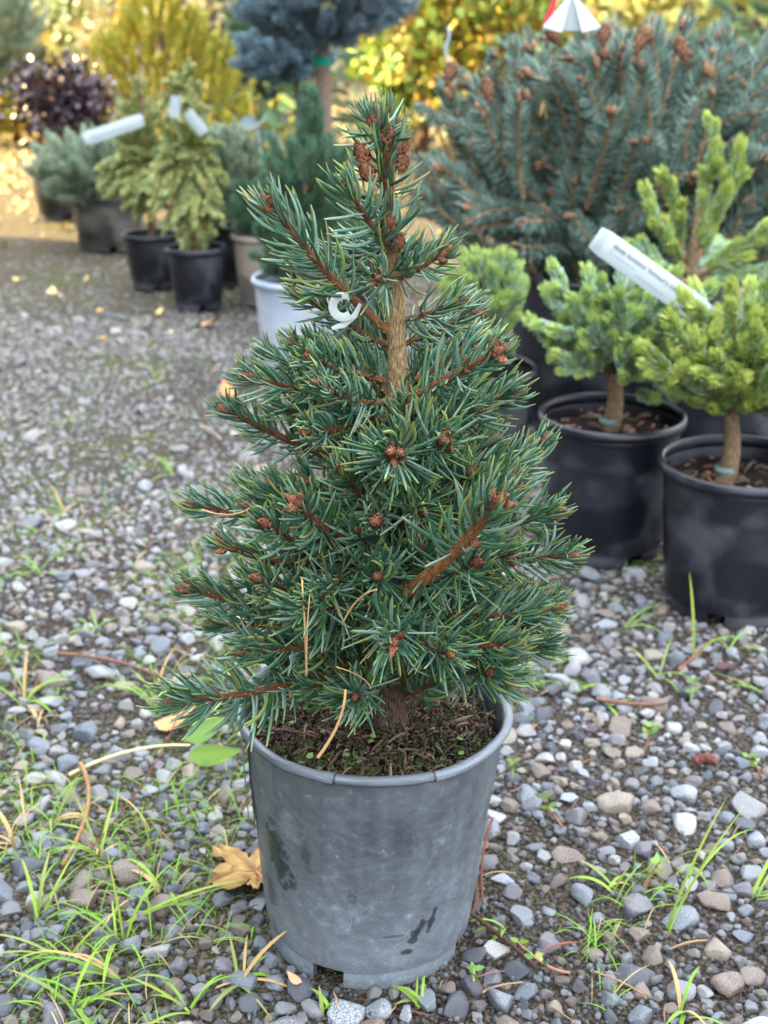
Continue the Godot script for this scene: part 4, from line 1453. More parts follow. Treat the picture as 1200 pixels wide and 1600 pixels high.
func left_side() -> void:
	pot("plant_pot", "dusty black pot, farthest of the left row, its left side lit by the sun", "black pots of the left row", V(-0.70, 0, -3.3), 0.09, 0.138, 0.078, M.dusty_pot, 4)
	var a := thing("spreading_conifer", "low silvery green spreading conifer in the farthest pot of the left row", "conifer")
	trunk_part(a, "trunk", curve(V(-0.7, 0.11, -3.3), V(-0.72, 0.22, -3.3), V(0.01, 0, 0), 6), taper(0.011, 0.006, 6), L(0.2, 0.15, 0.1), M.bark)
	shell_twigs(a, M.silver, 0.09, V(-0.73, 0.2, -3.3), V(0.17, 0.1, 0.15), 230, 0.085, 0.15, V(-0.71, 0.12, -3.3), 0.5)
	pot("plant_pot", "black pot holding the thin-stemmed variegated conifer, second of the left row", "black pots of the left row", V(-0.505, 0, -2.8), 0.06, 0.118, 0.046, M.black_pot, 4)
	var b := thing("variegated_conifer", "thin-stemmed cream and green conifer behind the long blank label", "conifer", Vector3.ZERO, 0, "variegated conifers of the left row")
	trunk_part(b, "trunk", curve(V(-0.505, 0.1, -2.8), V(-0.515, 0.44, -2.8), V(0.008, 0, 0), 12), taper(0.0075, 0.003, 12), L(0.3, 0.2, 0.12), M.bark)
	shell_twigs(b, M.cream, 0.06, V(-0.52, 0.235, -2.8), V(0.095, 0.095, 0.085), 190, 0.05, 0.2, V(-0.515, 0.3, -2.8), 0.3)
	shell_twigs(b, M.cream, 0.06, V(-0.515, 0.35, -2.8), V(0.06, 0.09, 0.05), 60, 0.05, 0.3, V(-0.515, 0.3, -2.8), 0.2)
	var stake := MB.new()
	stake.tube(PackedVector3Array([V(-0.5, 0.1, -2.815), V(-0.51, 0.445, -2.815)]), taper(0.004, 0.004, 2), 8, [L(0.35, 0.28, 0.2)])
	part("stake", stake.mesh(), M.twig, b)
	var lb := thing("plant_label", "long blank white label sticking out left of the thin-stemmed variegated conifer", "plant label", V(-0.552, 0.338, -2.72))
	lb.basis = face_basis(lb.position, 0.3, 0.1, -0.1)
	part("plate", plate(0.128, 0.027), M.label, lb)
	small_print(lb, -0.05, 0.004, 3, 0.085, V(0, -0.004, 0.0006), Vector3.RIGHT)
	pot("plant_pot", "clean black pot nearest of the left row, under the cream-tipped conifer", "black pots of the left row", V(-0.378, 0, -2.59), 0.0595, 0.124, 0.047, M.black_pot, 4)
	var c := thing("variegated_conifer", "upright cream-tipped conifer with nodding leader in the nearest pot of the left row", "conifer", Vector3.ZERO, 0, "variegated conifers of the left row")
	trunk_part(c, "trunk", curve(V(-0.378, 0.105, -2.59), V(-0.388, 0.47, -2.59), V(0.006, 0, 0), 12), taper(0.007, 0.002, 12), L(0.34, 0.23, 0.12), M.bark)
	shell_twigs(c, M.cream, 0.06, V(-0.385, 0.25, -2.59), V(0.085, 0.14, 0.075), 220, 0.05, 0.3, V(-0.385, 0.33, -2.59), 0.35)
	shell_twigs(c, M.cream, 0.06, V(-0.388, 0.4, -2.59), V(0.045, 0.09, 0.04), 44, 0.05, 0.2, V(-0.388, 0.44, -2.59), 0.2)
	var tg := thing("plant_tag", "pair of small white tags hanging on the cream-tipped conifer", "plant tag", V(-0.395, 0.395, -2.53))
	part("tag", plate(0.04, 0.02), M.label, tg, Transform3D(Basis(Vector3.BACK, 1.4), V(0, 0, 0)))
	part("tag", plate(0.05, 0.022), M.label, tg, Transform3D(Basis(Vector3.BACK, -0.9), V(0.04, -0.028, 0.01)))
	pot("plant_pot", "dark pot standing in shade behind the nearest black pot of the left row", "black pots of the left row", V(-0.315, 0, -2.84), 0.078, 0.135, 0.064, M.black_pot, 4)
	var d := thing("bluish_conifer", "bluish conifer in the dark pot behind the cream-tipped one", "conifer", Vector3.ZERO, 0, "bluish conifers of the left row")
	trunk_part(d, "trunk", curve(V(-0.315, 0.11, -2.84), V(-0.33, 0.25, -2.84), V(0.006, 0, 0), 6), taper(0.009, 0.004, 6), L(0.2, 0.15, 0.1), M.bark)
	shell_twigs(d, M.silver, 0.09, V(-0.33, 0.22, -2.84), V(0.1, 0.13, 0.09), 170, 0.075, 0.1, V(-0.32, 0.15, -2.84), 0.35)
	pot("plant_pot", "dirty tan-grey pot between the black pots and the pale grey pot", "", V(-0.245, 0, -2.64), 0.066, 0.142, 0.052, M.tan_pot, 4)
	var e := thing("bluish_conifer", "small bluish green conifer in the dirty tan-grey pot", "conifer", Vector3.ZERO, 0, "bluish conifers of the left row")
	trunk_part(e, "trunk", curve(V(-0.245, 0.12, -2.64), V(-0.25, 0.22, -2.64), V(0.004, 0, 0), 6), taper(0.008, 0.004, 6), L(0.2, 0.15, 0.1), M.bark)
	shell_twigs(e, M.dark, 0.06, V(-0.25, 0.2, -2.64), V(0.075, 0.07, 0.07), 110, 0.05, 0.1, V(-0.25, 0.15, -2.64), 0.35)
	pot("plant_pot", "smooth pale blue-grey pot just behind the front spruce on its left", "", V(-0.128, 0, -2.06), 0.0835, 0.166, 0.068, M.grey_pot, 4)
	var g := thing("green_spruce", "dark green young spruce with a pointed leader in the pale blue-grey pot", "spruce")
	trunk_part(g, "trunk", curve(V(-0.128, 0.14, -2.06), V(-0.115, 0.44, -2.06), V(0.006, 0, 0), 10), taper(0.009, 0.003, 10), L(0.22, 0.15, 0.09), M.bark)
	shell_twigs(g, M.dark, 0.06, V(-0.125, 0.225, -2.06), V(0.1, 0.07, 0.09), 130, 0.055, 0.2, V(-0.125, 0.17, -2.06), 0.35)
	shell_twigs(g, M.dark, 0.06, V(-0.125, 0.325, -2.06), V(0.075, 0.08, 0.07), 90, 0.055, 0.35, V(-0.122, 0.25, -2.06), 0.3)
	shell_twigs(g, M.dark, 0.06, V(-0.116, 0.42, -2.06), V(0.02, 0.04, 0.02), 22, 0.045, 0.9, V(-0.118, 0.35, -2.06), 0.2)
	# purple-leaved ball on a stem
	pot("plant_pot", "black pot far back under the dark purple-leaved ball", "black pots of the left row", V(-0.93, 0, -3.8), 0.09, 0.15, 0.075, M.black_pot, 4)
	var pu := thing("purple_shrub", "round dark purple-leaved shrub on a short stem behind the left row", "shrub")
	trunk_part(pu, "trunk", curve(V(-0.93, 0.12, -3.8), V(-0.9, 0.32, -3.75), V(0.01, 0, 0), 6), taper(0.011, 0.007, 6), L(0.14, 0.1, 0.08), M.bark)
	leafy(pu, leaf(0.75, 0.25, 0.25, Color.WHITE).mesh(), M.glossy_leaf, V(-0.9, 0.335, -3.72), V(0.115, 0.1, 0.11), 130, 20, 0.021, [L(0.03, 0.02, 0.032), L(0.045, 0.027, 0.04), L(0.06, 0.03, 0.022), L(0.02, 0.016, 0.024)], V(-0.9, 0.3, -3.75), L(0.1, 0.06, 0.05), 0.01)


func back_row() -> void:
	# blue globe spruce grafted on a stem, and a second one behind it
	for s in [[V(-0.112, 0, -2.45), 0.482, V(-0.106, 0.595, -2.43), V(0.165, 0.095, 0.15), 0.0145, "blue-grey globe spruce grafted on a tall stem with green tape"], [V(-0.19, 0, -3.05), 0.45, V(-0.225, 0.475, -3.02), V(0.12, 0.055, 0.11), 0.015, "second blue globe spruce half hidden behind the taped stem of the first"]]:
		var at: Vector3 = s[0]
		pot("plant_pot", "black pot of the " + ("nearer" if at.z > -2.6 else "farther") + " blue globe spruce, hidden behind other plants", "pots of the globe spruces", at, 0.1, 0.17, 0.085, M.black_pot, 4)
		var o := thing("globe_spruce", s[5], "spruce", Vector3.ZERO, 0, "globe spruces on stems")
		trunk_part(o, "trunk", curve(at + V(0, 0.14, 0), V(at.x, s[1] + 0.06, at.z), V(0.003, 0, 0), 16), taper(s[4] * 1.1, s[4], 16), L(0.34, 0.26, 0.2), M.bark)
		var tape := MB.new()
		tape.lathe([V2(s[4] * 1.0, 0), V2(s[4] * 1.13, 0.001), V2(s[4] * 1.13, 0.017), V2(s[4] * 1.0, 0.018)], 20, L(0.01, 0.22, 0.15))
		part("tape", tape.mesh(), M.bud, o, Transform3D(Basis.IDENTITY, V(at.x, s[1] - 0.012, at.z)))
		shell_twigs(o, M.globe, 0.06, s[2], s[3], 230 if at.z > -2.6 else 120, 0.06, 0.12, s[2] - V(0, s[3].y * 0.6, 0), 0.45)
	# broadleaf shrub with large pale oval leaves
	pot("plant_pot", "black pot of the broadleaf shrub, hidden at the back", "", V(-0.27, 0, -3.15), 0.08, 0.15, 0.066, M.black_pot, 4)
	var h := thing("broadleaf_shrub", "shrub with a few large pale oval leaves left of the globe spruce stem", "shrub")
	trunk_part(h, "stem", curve(V(-0.27, 0.13, -3.15), V(-0.255, 0.45, -3.08), V(0.01, 0, 0), 8), taper(0.005, 0.002, 8), L(0.2, 0.14, 0.09), M.bark)
	var ol := [leaf(0.55, 0.2, 0.3, L(0.2, 0.33, 0.17)).mesh(), leaf(0.55, 0.2, 0.3, L(0.3, 0.36, 0.38)).mesh(), leaf(0.5, 0.3, 0.4, L(0.12, 0.2, 0.12)).mesh()]
	for k in 26:
		var t := rf(0.2, 1.0)
		var q := V(-0.27, 0.13, -3.15).lerp(V(-0.255, 0.45, -3.08), t) + rdir() * 0.05
		part("leaf", pick(ol), M.glossy_leaf, h, Transform3D(along(V(rng.randfn(), -0.8, rng.randfn()), rf(0, 6)) * Basis.from_scale(Vector3.ONE * rf(0.04, 0.065)), q))
	for q in [[V(-0.3, 0.415, -3.0), V(0.25, -1, 0.1)], [V(-0.282, 0.4, -3.0), V(0.4, -1, 0)], [V(-0.245, 0.32, -3.0), V(-0.2, -1, 0.2)], [V(-0.262, 0.355, -3.0), V(-0.5, -1, 0.1)]]:
		part("leaf", ol[0] if q[0].y > 0.39 else ol[1], M.glossy_leaf, h, Transform3D(along(q[1], 1.5) * Basis.from_scale(Vector3.ONE * 0.06), q[0]))
	var gf := thing("golden_conifer", "low golden conifer with level fan branches behind the broadleaf shrub", "conifer")
	trunk_part(gf, "trunk", curve(V(-0.34, 0, -3.5), V(-0.34, 0.35, -3.5), V(0.01, 0, 0), 6), taper(0.012, 0.005, 6), L(0.2, 0.14, 0.08), M.bark)
	shell_twigs(gf, M.gold, 0.1, V(-0.33, 0.22, -3.5), V(0.17, 0.15, 0.14), 90, 0.1, -0.1, V(-0.34, 0.22, -3.5), 0.3)
	# golden cone-shaped conifer behind the left row
	var k := thing("golden_arborvitae", "tall golden yellow cone-shaped conifer behind the left row", "conifer")
	trunk_part(k, "trunk", curve(V(-0.72, 0, -4.4), V(-0.72, 0.5, -4.4), V(0.01, 0, 0), 6), taper(0.03, 0.008, 6), L(0.2, 0.14, 0.08), M.bark)
	var w := []
	for i in 290:
		var t := pow(rng.randf(), 0.75)
		var f := rf(0, TAU)
		var r := lerpf(0.4, 0.09, t * t) * rf(0.75, 1.0)
		var b := V(-0.72 + cos(f) * r, 0.04 + 0.58 * t, -4.4 + sin(f) * r)
		w.append([b - (V(cos(f) * 0.55, 1.2, sin(f) * 0.55) + rdir() * 0.35).normalized() * rf(0.08, 0.13), b])
	twig_plant(k, "branch", M.gold, w, 0.1)
	var ml := leaf(0.7, 0.25, 0.3, Color.WHITE, 4).mesh()
	# sunlit leafy shrubs and trees farther back
	for s in [["yellow_shrub", "bright yellow shrub at the left edge above the sunlit ground", "shrub", V(-1.72, 0, -6.2), V(-1.7, 0.24, -6.1), V(0.25, 0.22, 0.2), 60, 50, 0.035, [L(0.4, 0.33, 0.03), L(0.36, 0.36, 0.06), L(0.45, 0.29, 0.03)]],
			["orange_shrub", "peach and orange leaved shrub behind the golden cone conifer", "shrub", V(-1.15, 0, -6.2), V(-1.1, 0.42, -6.2), V(0.36, 0.28, 0.3), 70, 40, 0.05, [L(0.38, 0.29, 0.14), L(0.38, 0.34, 0.15), L(0.32, 0.34, 0.14), L(0.4, 0.28, 0.06)]],
			["lime_shrub", "pale lime shrub left of the orange one, in full sun", "shrub", V(-1.75, 0, -7.0), V(-1.7, 0.4, -7), V(0.4, 0.32, 0.3), 60, 40, 0.06, [L(0.33, 0.33, 0.11), L(0.4, 0.37, 0.17), L(0.28, 0.32, 0.1)]],
			["bright_orange_shrub", "vivid orange-yellow leaves showing above the golden cone conifer", "shrub", V(-0.98, 0, -5.9), V(-0.96, 0.57, -5.8), V(0.1, 0.14, 0.1), 26, 22, 0.05, [L(0.5, 0.23, 0.015), L(0.52, 0.3, 0.015)]],
			["olive_shrub", "olive and cream speckled shrub between the golden cone and the globe spruce", "shrub", V(-0.62, 0, -6.0), V(-0.7, 0.42, -5.9), V(0.42, 0.4, 0.3), 130, 42, 0.04, [L(0.24, 0.22, 0.11), L(0.3, 0.27, 0.16), L(0.14, 0.14, 0.07), L(0.34, 0.31, 0.2)]],
			["yellow_maple", "young maple with yellow and orange autumn leaves behind the blue spruce", "maple", V(0.21, 0, -3.6), V(0.24, 0.56, -3.55), V(0.28, 0.17, 0.22), 90, 34, 0.034, [L(0.34, 0.27, 0.025), L(0.3, 0.28, 0.04), L(0.34, 0.2, 0.02), L(0.2, 0.25, 0.04), L(0.14, 0.18, 0.04)]],
			["lime_pine", "lime green tufted shrub between the front spruce top and the yellow maple", "shrub", V(0.1, 0, -4.2), V(0.13, 0.4, -4.15), V(0.17, 0.1, 0.14), 50, 40, 0.05, [L(0.25, 0.34, 0.04), L(0.18, 0.28, 0.04), L(0.32, 0.37, 0.07)]],
			["far_yellow_tree", "sunlit yellow-green tree glimpsed above the blue spruce", "tree", V(0.95, 0, -5.6), V(0.95, 0.75, -5.6), V(0.55, 0.4, 0.4), 80, 30, 0.06, [L(0.34, 0.31, 0.07), L(0.4, 0.34, 0.08), L(0.25, 0.28, 0.07)]]]:
		var o := thing(s[0], s[1], s[2])
		trunk_part(o, "trunk", curve(s[3], s[4], V(0.015, 0, 0), 6), taper(0.018, 0.01, 6), L(0.2, 0.14, 0.09), M.bark)
		leafy(o, ml, M.leafy, s[4], s[5], s[6], s[7], s[8], s[9], s[3] + V(0, 0.12, 0), L(0.2, 0.14, 0.09), 0.018)
	var nl := thing("pale_conifer", "pale silvery green conifer cut off by the left edge, lit by the sun", "conifer")
	trunk_part(nl, "trunk", curve(V(-1.82, 0, -5.9), V(-1.82, 0.75, -5.9), V(0.01, 0, 0), 6), taper(0.02, 0.01, 6), L(0.2, 0.14, 0.08), M.bark)
	shell_twigs(nl, M.silver, 0.09, V(-1.78, 0.52, -5.9), V(0.34, 0.3, 0.28), 240, 0.17, 0.15, V(-1.78, 0.25, -5.9), 0.45)
	# a glittering strip hanging from the maple
	var st := MB.new()
	var sp := PackedVector3Array()
	for i in 14:
		sp.append(V(0.004 * sin(i * 1.3), -0.012 * i, 0))
	flat_strip(st, sp, taper(0.0028, 0.0028, 14), 0.0008)
	tag(part("hanging_strip", st.mesh(), M.label, self, Transform3D(Basis.IDENTITY, V(0.128, 0.535, -2.75))), "narrow shiny white strip hanging in front of the yellow maple", "ribbon")
	# dark conifers closing the view
	for s in [[V(0.02, 0, -5.0), 0.55, 1.5, "dark green conifer behind the globe spruce stem"], [V(1.02, 0, -3.3), 0.55, 1.3, "dark green conifer at the right edge behind the blue spruce"], [V(0.5, 0, -4.6), 0.5, 1.2, "dark green conifer behind the yellow maple"], [V(-0.45, 0, -4.7), 0.35, 1.0, "shaded dark conifer between the golden cone and the globe spruce"]]:
		var o := thing("dark_conifer", s[3], "conifer", Vector3.ZERO, 0, "dark conifers at the back")
		var at: Vector3 = s[0]
		trunk_part(o, "trunk", curve(at, at + V(0, s[2], 0), V(0.01, 0, 0), 6), taper(0.04, 0.01, 6), L(0.14, 0.1, 0.07), M.bark)
		var tw := []
		for i in 280:
			var t := pow(rng.randf(), 1.3)
			var f := rf(0, TAU)
			var r: float = s[1] * (1.0 - t * 0.85) * rf(0.5, 1.0)
			var b := at + V(cos(f) * r, 0.05 + s[2] * t, sin(f) * r)
			tw.append([b - (V(cos(f), 0.25, sin(f)) + rdir() * 0.3).normalized() * rf(0.16, 0.26), b])
		twig_plant(o, "branch", M.dark, tw, 0.12)
	# tall trees at the end of the yard
	var i := 0
	for s in [[V(-5.2, 0, -14.0), "tall shaded tree at the far end of the yard, farthest left"], [V(-3.3, 0, -15.5), "tall grey-green tree at the far end of the yard, behind the lime shrub"], [V(-1.3, 0, -14.5), "tall olive tree at the far end of the yard, behind the olive shrub"], [V(0.8, 0, -13.0), "tall dark tree at the far end of the yard, behind the globe spruce"], [V(3.2, 0, -12.0), "tall tree at the far end of the yard, behind the blue spruce"]]:
		var o := thing("tall_tree", s[1], "tree", Vector3.ZERO, 0, "tall trees at the end of the yard")
		var at: Vector3 = s[0]
		trunk_part(o, "trunk", curve(at, at + V(0, 3.2, 0), V(0.1, 0, 0), 8), taper(0.16, 0.08, 8), L(0.16, 0.12, 0.09), M.bark)
		leafy(o, ml, M.leafy, at + V(0, 2.2, 0), V(1.35, 2.2, 1.2), 110, 34, 0.2, [L(0.13, 0.15, 0.09), L(0.2, 0.2, 0.12), L(0.09, 0.12, 0.08), L(0.3, 0.27, 0.14)], at + V(0, 0.5, 0), L(0.16, 0.12, 0.09), 0.12)
		i += 1


func tuft(label: String, at: Vector2, length: float, count: int, spread := 0.7, fresh := 0.9, lean := Vector3.ZERO, group := "grass tufts in the gravel") -> void:
	var o := thing("grass_tuft", label, "grass", on_ground(at.x, at.y), 0, group)
	for k in (int(count * 1.0) if count > 4 else count):
		var d := (V(rng.randfn() * spread, 1.0, rng.randfn() * spread) + lean).normalized()
		var s := length * rf(0.6, 1.1) * (1.0 if k > 0 else 1.1)
		var y := d
		var x := V(d.x, 0, d.z)
		x = (x - y * x.dot(y)).normalized() if x.length() > 0.01 else Vector3.RIGHT
		var dry := rng.randf() > fresh
		part("blade", M.blades[0] if length > 0.08 and k < 2 else pick(M.dry_blades if dry else M.blades), M.grass, o, Transform3D(Basis(x * s, y * s, x.cross(y) * 0.075 * rf(0.6, 1.3)), rdir() * V(0.003, 0, 0.003)))


func seedling(label: String, at: Vector2, h: float, pairs: int, lean: Vector3, red := true) -> void:
	var o := thing("weed_seedling", label, "weed", on_ground(at.x, at.y), 0, "weed seedlings in the gravel")
	var top := (V(0, 1, 0) + lean).normalized() * h
	var stem := MB.new()
	var p := curve(Vector3.ZERO, top, V(lean.z, 0.1, -lean.x) * h * 0.12, 8)
	stem.tube(p, taper(0.0011, 0.0007, 8), 6, [L(0.25, 0.12, 0.075) if red else L(0.25, 0.34, 0.1)])
	part("stem", stem.mesh(), M.grass, o)
	for k in pairs:
		var q := p[7 - int(k * 5.0 / maxi(pairs, 1))]
		for s in [-1, 1]:
			var f := k * 1.4 + (PI if s > 0 else 0.0) + rf(-0.3, 0.3)
			part("leaf", pick(M.weed_leaves), M.grass, o, Transform3D(along(V(cos(f), rf(0.2, 0.8), sin(f)), rf(-0.4, 0.4)) * Basis.from_scale(Vector3.ONE * rf(0.006, 0.0095)), q))


func weeds() -> void:
	M.blades = []
	M.dry_blades = []
	for k in 6:
		var g: Color = [L(0.11, 0.23, 0.016), L(0.08, 0.19, 0.02), L(0.15, 0.27, 0.025), L(0.07, 0.165, 0.03), L(0.12, 0.21, 0.025), L(0.1, 0.22, 0.012)][k]
		M.blades.append(blade(0.034, [0.5, 1.1, 1.7, 0.8, 1.4, 2.2][k], g * 0.8 + L(0.05, 0.045, 0.02), g if k % 3 else g.lerp(L(0.3, 0.22, 0.07), 0.5)).mesh())
		M.dry_blades.append(blade(0.04, [0.9, 1.4, 2.1, 1.2, 2.6, 1.8][k], L(0.3, 0.22, 0.1), L(0.34, 0.21, 0.08)).mesh())
	M.weed_leaves = [leaf(0.5, 0.15, 0.15, L(0.14, 0.24, 0.05)).mesh(), leaf(0.45, 0.15, 0.2, L(0.2, 0.26, 0.07)).mesh(), leaf(0.55, 0.1, 0.1, L(0.11, 0.2, 0.06)).mesh()]
	# the sward nobody could count
	var where: Array[Transform3D] = []
	var cols := PackedColorArray()
	for k in 44000:
		var z := -0.5 - 4.4 * pow(rng.randf(), 1.25)
		var x := rf(-0.75, 0.6) * (0.25 - z * 0.62)
		var left := smoothstep(0.12, -0.22, x)
		var n := relief.get_noise_2d(x * 420.0 + 900.0, z * 420.0)
		if n < lerpf(0.3, -0.04 if z > -1.2 else -0.12, left) or Vector2(x, z + 0.69).length() < 0.075:
			continue
		var d := V(rng.randfn() * 0.8, 1.0, rng.randfn() * 0.8).normalized()
		var s := rf(0.01, 0.042) * lerpf(1.0, 0.45, smoothstep(-1.0, -1.6, z))
		var xx := V(d.x, 0, d.z)
		xx = (xx - d * xx.dot(d)).normalized()
		where.append(Transform3D(Basis(xx * s, d * s, xx.cross(d) * s * rf(0.35, 0.8) * (1.0 if z > -1.2 else 2.0)), on_ground(x, z)))
		cols.append((L(0.11, 0.22, 0.022) if rng.randf() < 0.76 else L(0.3, 0.22, 0.1)) * rf(0.7, 1.2))
	scatter("grass", blade(0.05, 1.3, Color.WHITE, Color.WHITE).mesh(), M.grass, where, cols, self)
	tuft("tallest bright green grass tuft at the left, above the orange leaf", V2(-0.176 - 0.02, -0.966), 0.075, 8, 0.3)
	tuft("arching grass tuft beside the white stone at the left", V2(-0.244, -0.798), 0.06, 7)
	tuft("grass tuft beside the straw stalk", V2(-0.2, -0.755), 0.055, 7)
	tuft("spreading grass tuft at the left edge below the straw stalk", V2(-0.229, -0.69), 0.06, 9)
	tuft("upright grass tuft in the lower left, with one blade standing straight", V2(-0.169, -0.665), 0.06, 8, 0.45)
	tuft("grass tuft near the bottom left corner, leaning left", V2(-0.16, -0.628), 0.06, 8, 0.6, 0.75, V(-0.5, 0, 0))
	tuft("thin pale grass tuft between the straw stalk and the tan maple leaf", V2(-0.151, -0.72), 0.05, 6)
	tuft("yellowing grass tuft at the far left edge", V2(-0.266, -0.767), 0.05, 8, 0.8, 0.5)
	tuft("low grass tuft at the left bottom, among dark stones", V2(-0.202, -0.651), 0.05, 8)
	tuft("grass tuft growing against the foot of the grey pot at its left", V2(-0.088, -0.63), 0.045, 9, 0.9, 0.7)
	tuft("single upright blades in front of the grey pot", V2(-0.034, -0.604), 0.022, 3, 0.25, 1.0)
	tuft("grass tuft at the bottom edge left of the grey pot", V2(-0.115, -0.606), 0.045, 7, 0.8)
	tuft("mixed green and dry grass tuft at the left edge, highest in the gravel", V2(-0.31, -0.97), 0.06, 10, 0.8, 0.6)
	tuft("dense grass tuft at the bottom left corner", V2(-0.185, -0.605), 0.05, 9, 0.8)
	tuft("long bright green blades leaning right towards the grey pot", V2(-0.169, -0.687), 0.085, 4, 0.18, 1.0, V(1.6, 0, -0.5))
	tuft("cut thick pale grass stem at the right foot of the grey pot", V2(0.021, -0.613), 0.024, 6, 0.5)
	tuft("longest pale green blade standing in the gravel at the right", V2(0.187, -0.684), 0.13, 3, 0.07, 1.0, V(0.3, 0, -0.3))
	tuft("small green grass tuft between stones right of the grey pot", V2(0.156, -0.724), 0.036, 5, 0.6)
	tuft("curling grass tuft at the right edge, low down", V2(0.253, -0.717), 0.045, 6, 0.9)
	tuft("thin grass seedling close to the grey pot's right side", V2(0.078, -0.681), 0.03, 4, 0.5)
	tuft("forked grass seedling right of the spruce, pointing right", V2(0.234, -1.119), 0.055, 4, 0.3, 1.0, V(0.9, 0, -0.2))
	tuft("grass seedling with one drooping blade in front of the rightmost pot", V2(0.246, -1.023), 0.05, 4, 0.7, 1.0)
	tuft("tall single upright blade in front of the rightmost pot", V2(0.287, -1.053), 0.072, 2, 0.06, 1.0)
	tuft("grass seedling against the rightmost pot with a bent blade", V2(0.325, -1.072), 0.05, 3, 0.5, 1.0, V(0.3, 0, 0))
	tuft("long blade lying diagonally at the right edge", V2(0.336, -0.993), 0.07, 2, 0.1, 1.0, V(-1.6, 0, -0.8))
	tuft("two-bladed seedling nearest the spruce's right side", V2(0.167, -0.993), 0.035, 2, 0.9, 1.0)
	tuft("two-bladed pale seedling right of the first two-bladed one", V2(0.191, -0.971), 0.034, 2, 0.9, 1.0)
	tuft("grass tuft at the bottom edge right of the grey pot", V2(0.18, -0.607), 0.04, 6, 0.6)
	tuft("blurred grass tuft far left, on open gravel", V2(-0.452, -1.783), 0.06, 7, 0.9)
	tuft("blurred grass tuft in the gravel left of the spruce", V2(-0.385, -1.436), 0.055, 7, 0.9)
	tuft("blurred grass tuft close behind the spruce's left side", V2(-0.274, -1.562), 0.07, 8, 0.9)
	tuft("blurred grass tuft out in front of the left row of pots", V2(-0.373, -2.007), 0.07, 8, 0.9)
	tuft("grass tuft at the left, half way up the gravel", V2(-0.369, -1.248), 0.05, 7, 0.9)
	tuft("weak grass tuft left of the spruce's lowest tier", V2(-0.279, -1.112), 0.05, 6, 0.9)
	seedling("yellow-green seedling among stones right of the grey pot", V2(0.132, -0.79), 0.035, 4, V(-0.6, 0, 0.1))
	seedling("red-stemmed seedling left of the longest pale blade", V2(0.178, -0.724), 0.026, 3, V(0.4, 0, 0))
	seedling("red-stemmed seedling lying over stones, low at the right", V2(0.116, -0.642), 0.04, 4, V(-1.4, 0, 0))
	seedling("tiny round-leaved seedling right of the grey pot's foot", V2(0.055, -0.628), 0.014, 2, V(0, 0, 0), false)
	seedling("fleshy round-leaved weed at the right edge", V2(0.297, -0.862), 0.03, 4, V(-0.6, 0, 0.3))
	seedling("fresh round-leaved seedling below the rightmost pot", V2(0.267, -0.977), 0.022, 3, V(0, 0, 0), false)
	seedling("small yellowish weed on bare soil right of the spruce", V2(0.212, -0.9), 0.025, 4, V(0.2, 0, 0))
	seedling("tiny sprout close to the grey pot's right rim", V2(0.1, -0.853), 0.018, 2, V(0, 0, 0), false)


func maple_leaf(size: float, col: Color, edge: Color) -> MB:
	var m := MB.new()
	var tips := [[-2.35, 0.5], [-1.2, 0.85], [0.0, 1.0], [1.2, 0.85], [2.35, 0.5]]
	var edge_at := []
	for k in 5:
		for q in [[-0.58, 0.62], [-0.48, 0.74], [-0.4, 0.82], [-0.28, 0.79], [-0.14, 0.93], [-0.06, 0.9], [0.0, 1.0], [0.06, 0.9], [0.14, 0.93], [0.28, 0.79], [0.4, 0.82], [0.48, 0.74], [0.58, 0.62]]:
			edge_at.append([tips[k][0] + q[0], tips[k][1] * q[1] * size * rf(0.9, 1.06), absf(q[0])])
	var n := edge_at.size()
	var rings := 7
	for i in rings + 1:
		for e in edge_at:
			var t := float(i) / rings
			var r: float = e[1] * t
			var x := sin(e[0]) * r
			var z := -cos(e[0]) * r
			var vein: float = 1.0 if e[2] < 0.03 else 0.0
			var y := size * (0.13 * relief.get_noise_2d(x * 5200.0, z * 5200.0) + 0.05 * relief.get_noise_2d(x * 16000.0 + 99.0, z * 16000.0)) + r * (0.1 * (1.0 - vein) - 0.04) + 0.35 * size * t * t * relief.get_noise_2d(e[0] * 40.0, 7.0)
			var blotch := clampf(0.5 + 1.3 * relief.get_noise_2d(x * 9000.0 + 400.0, z * 9000.0), 0, 1)
			var c := col.lerp(edge, blotch) * (0.7 if vein > 0.5 else 1.0)
			m.vert(V(x, y, z), Vector3.UP, V2(x, z), c.lerp(L(0.12, 0.06, 0.03), 0.5 * smoothstep(0.86, 1.0, t) * blotch))
	for i in rings:
		for j in n - 1:
			m.quad(i * n + j, i * n + j + 1, (i + 1) * n + j + 1, (i + 1) * n + j)
	m.smooth()
	return m


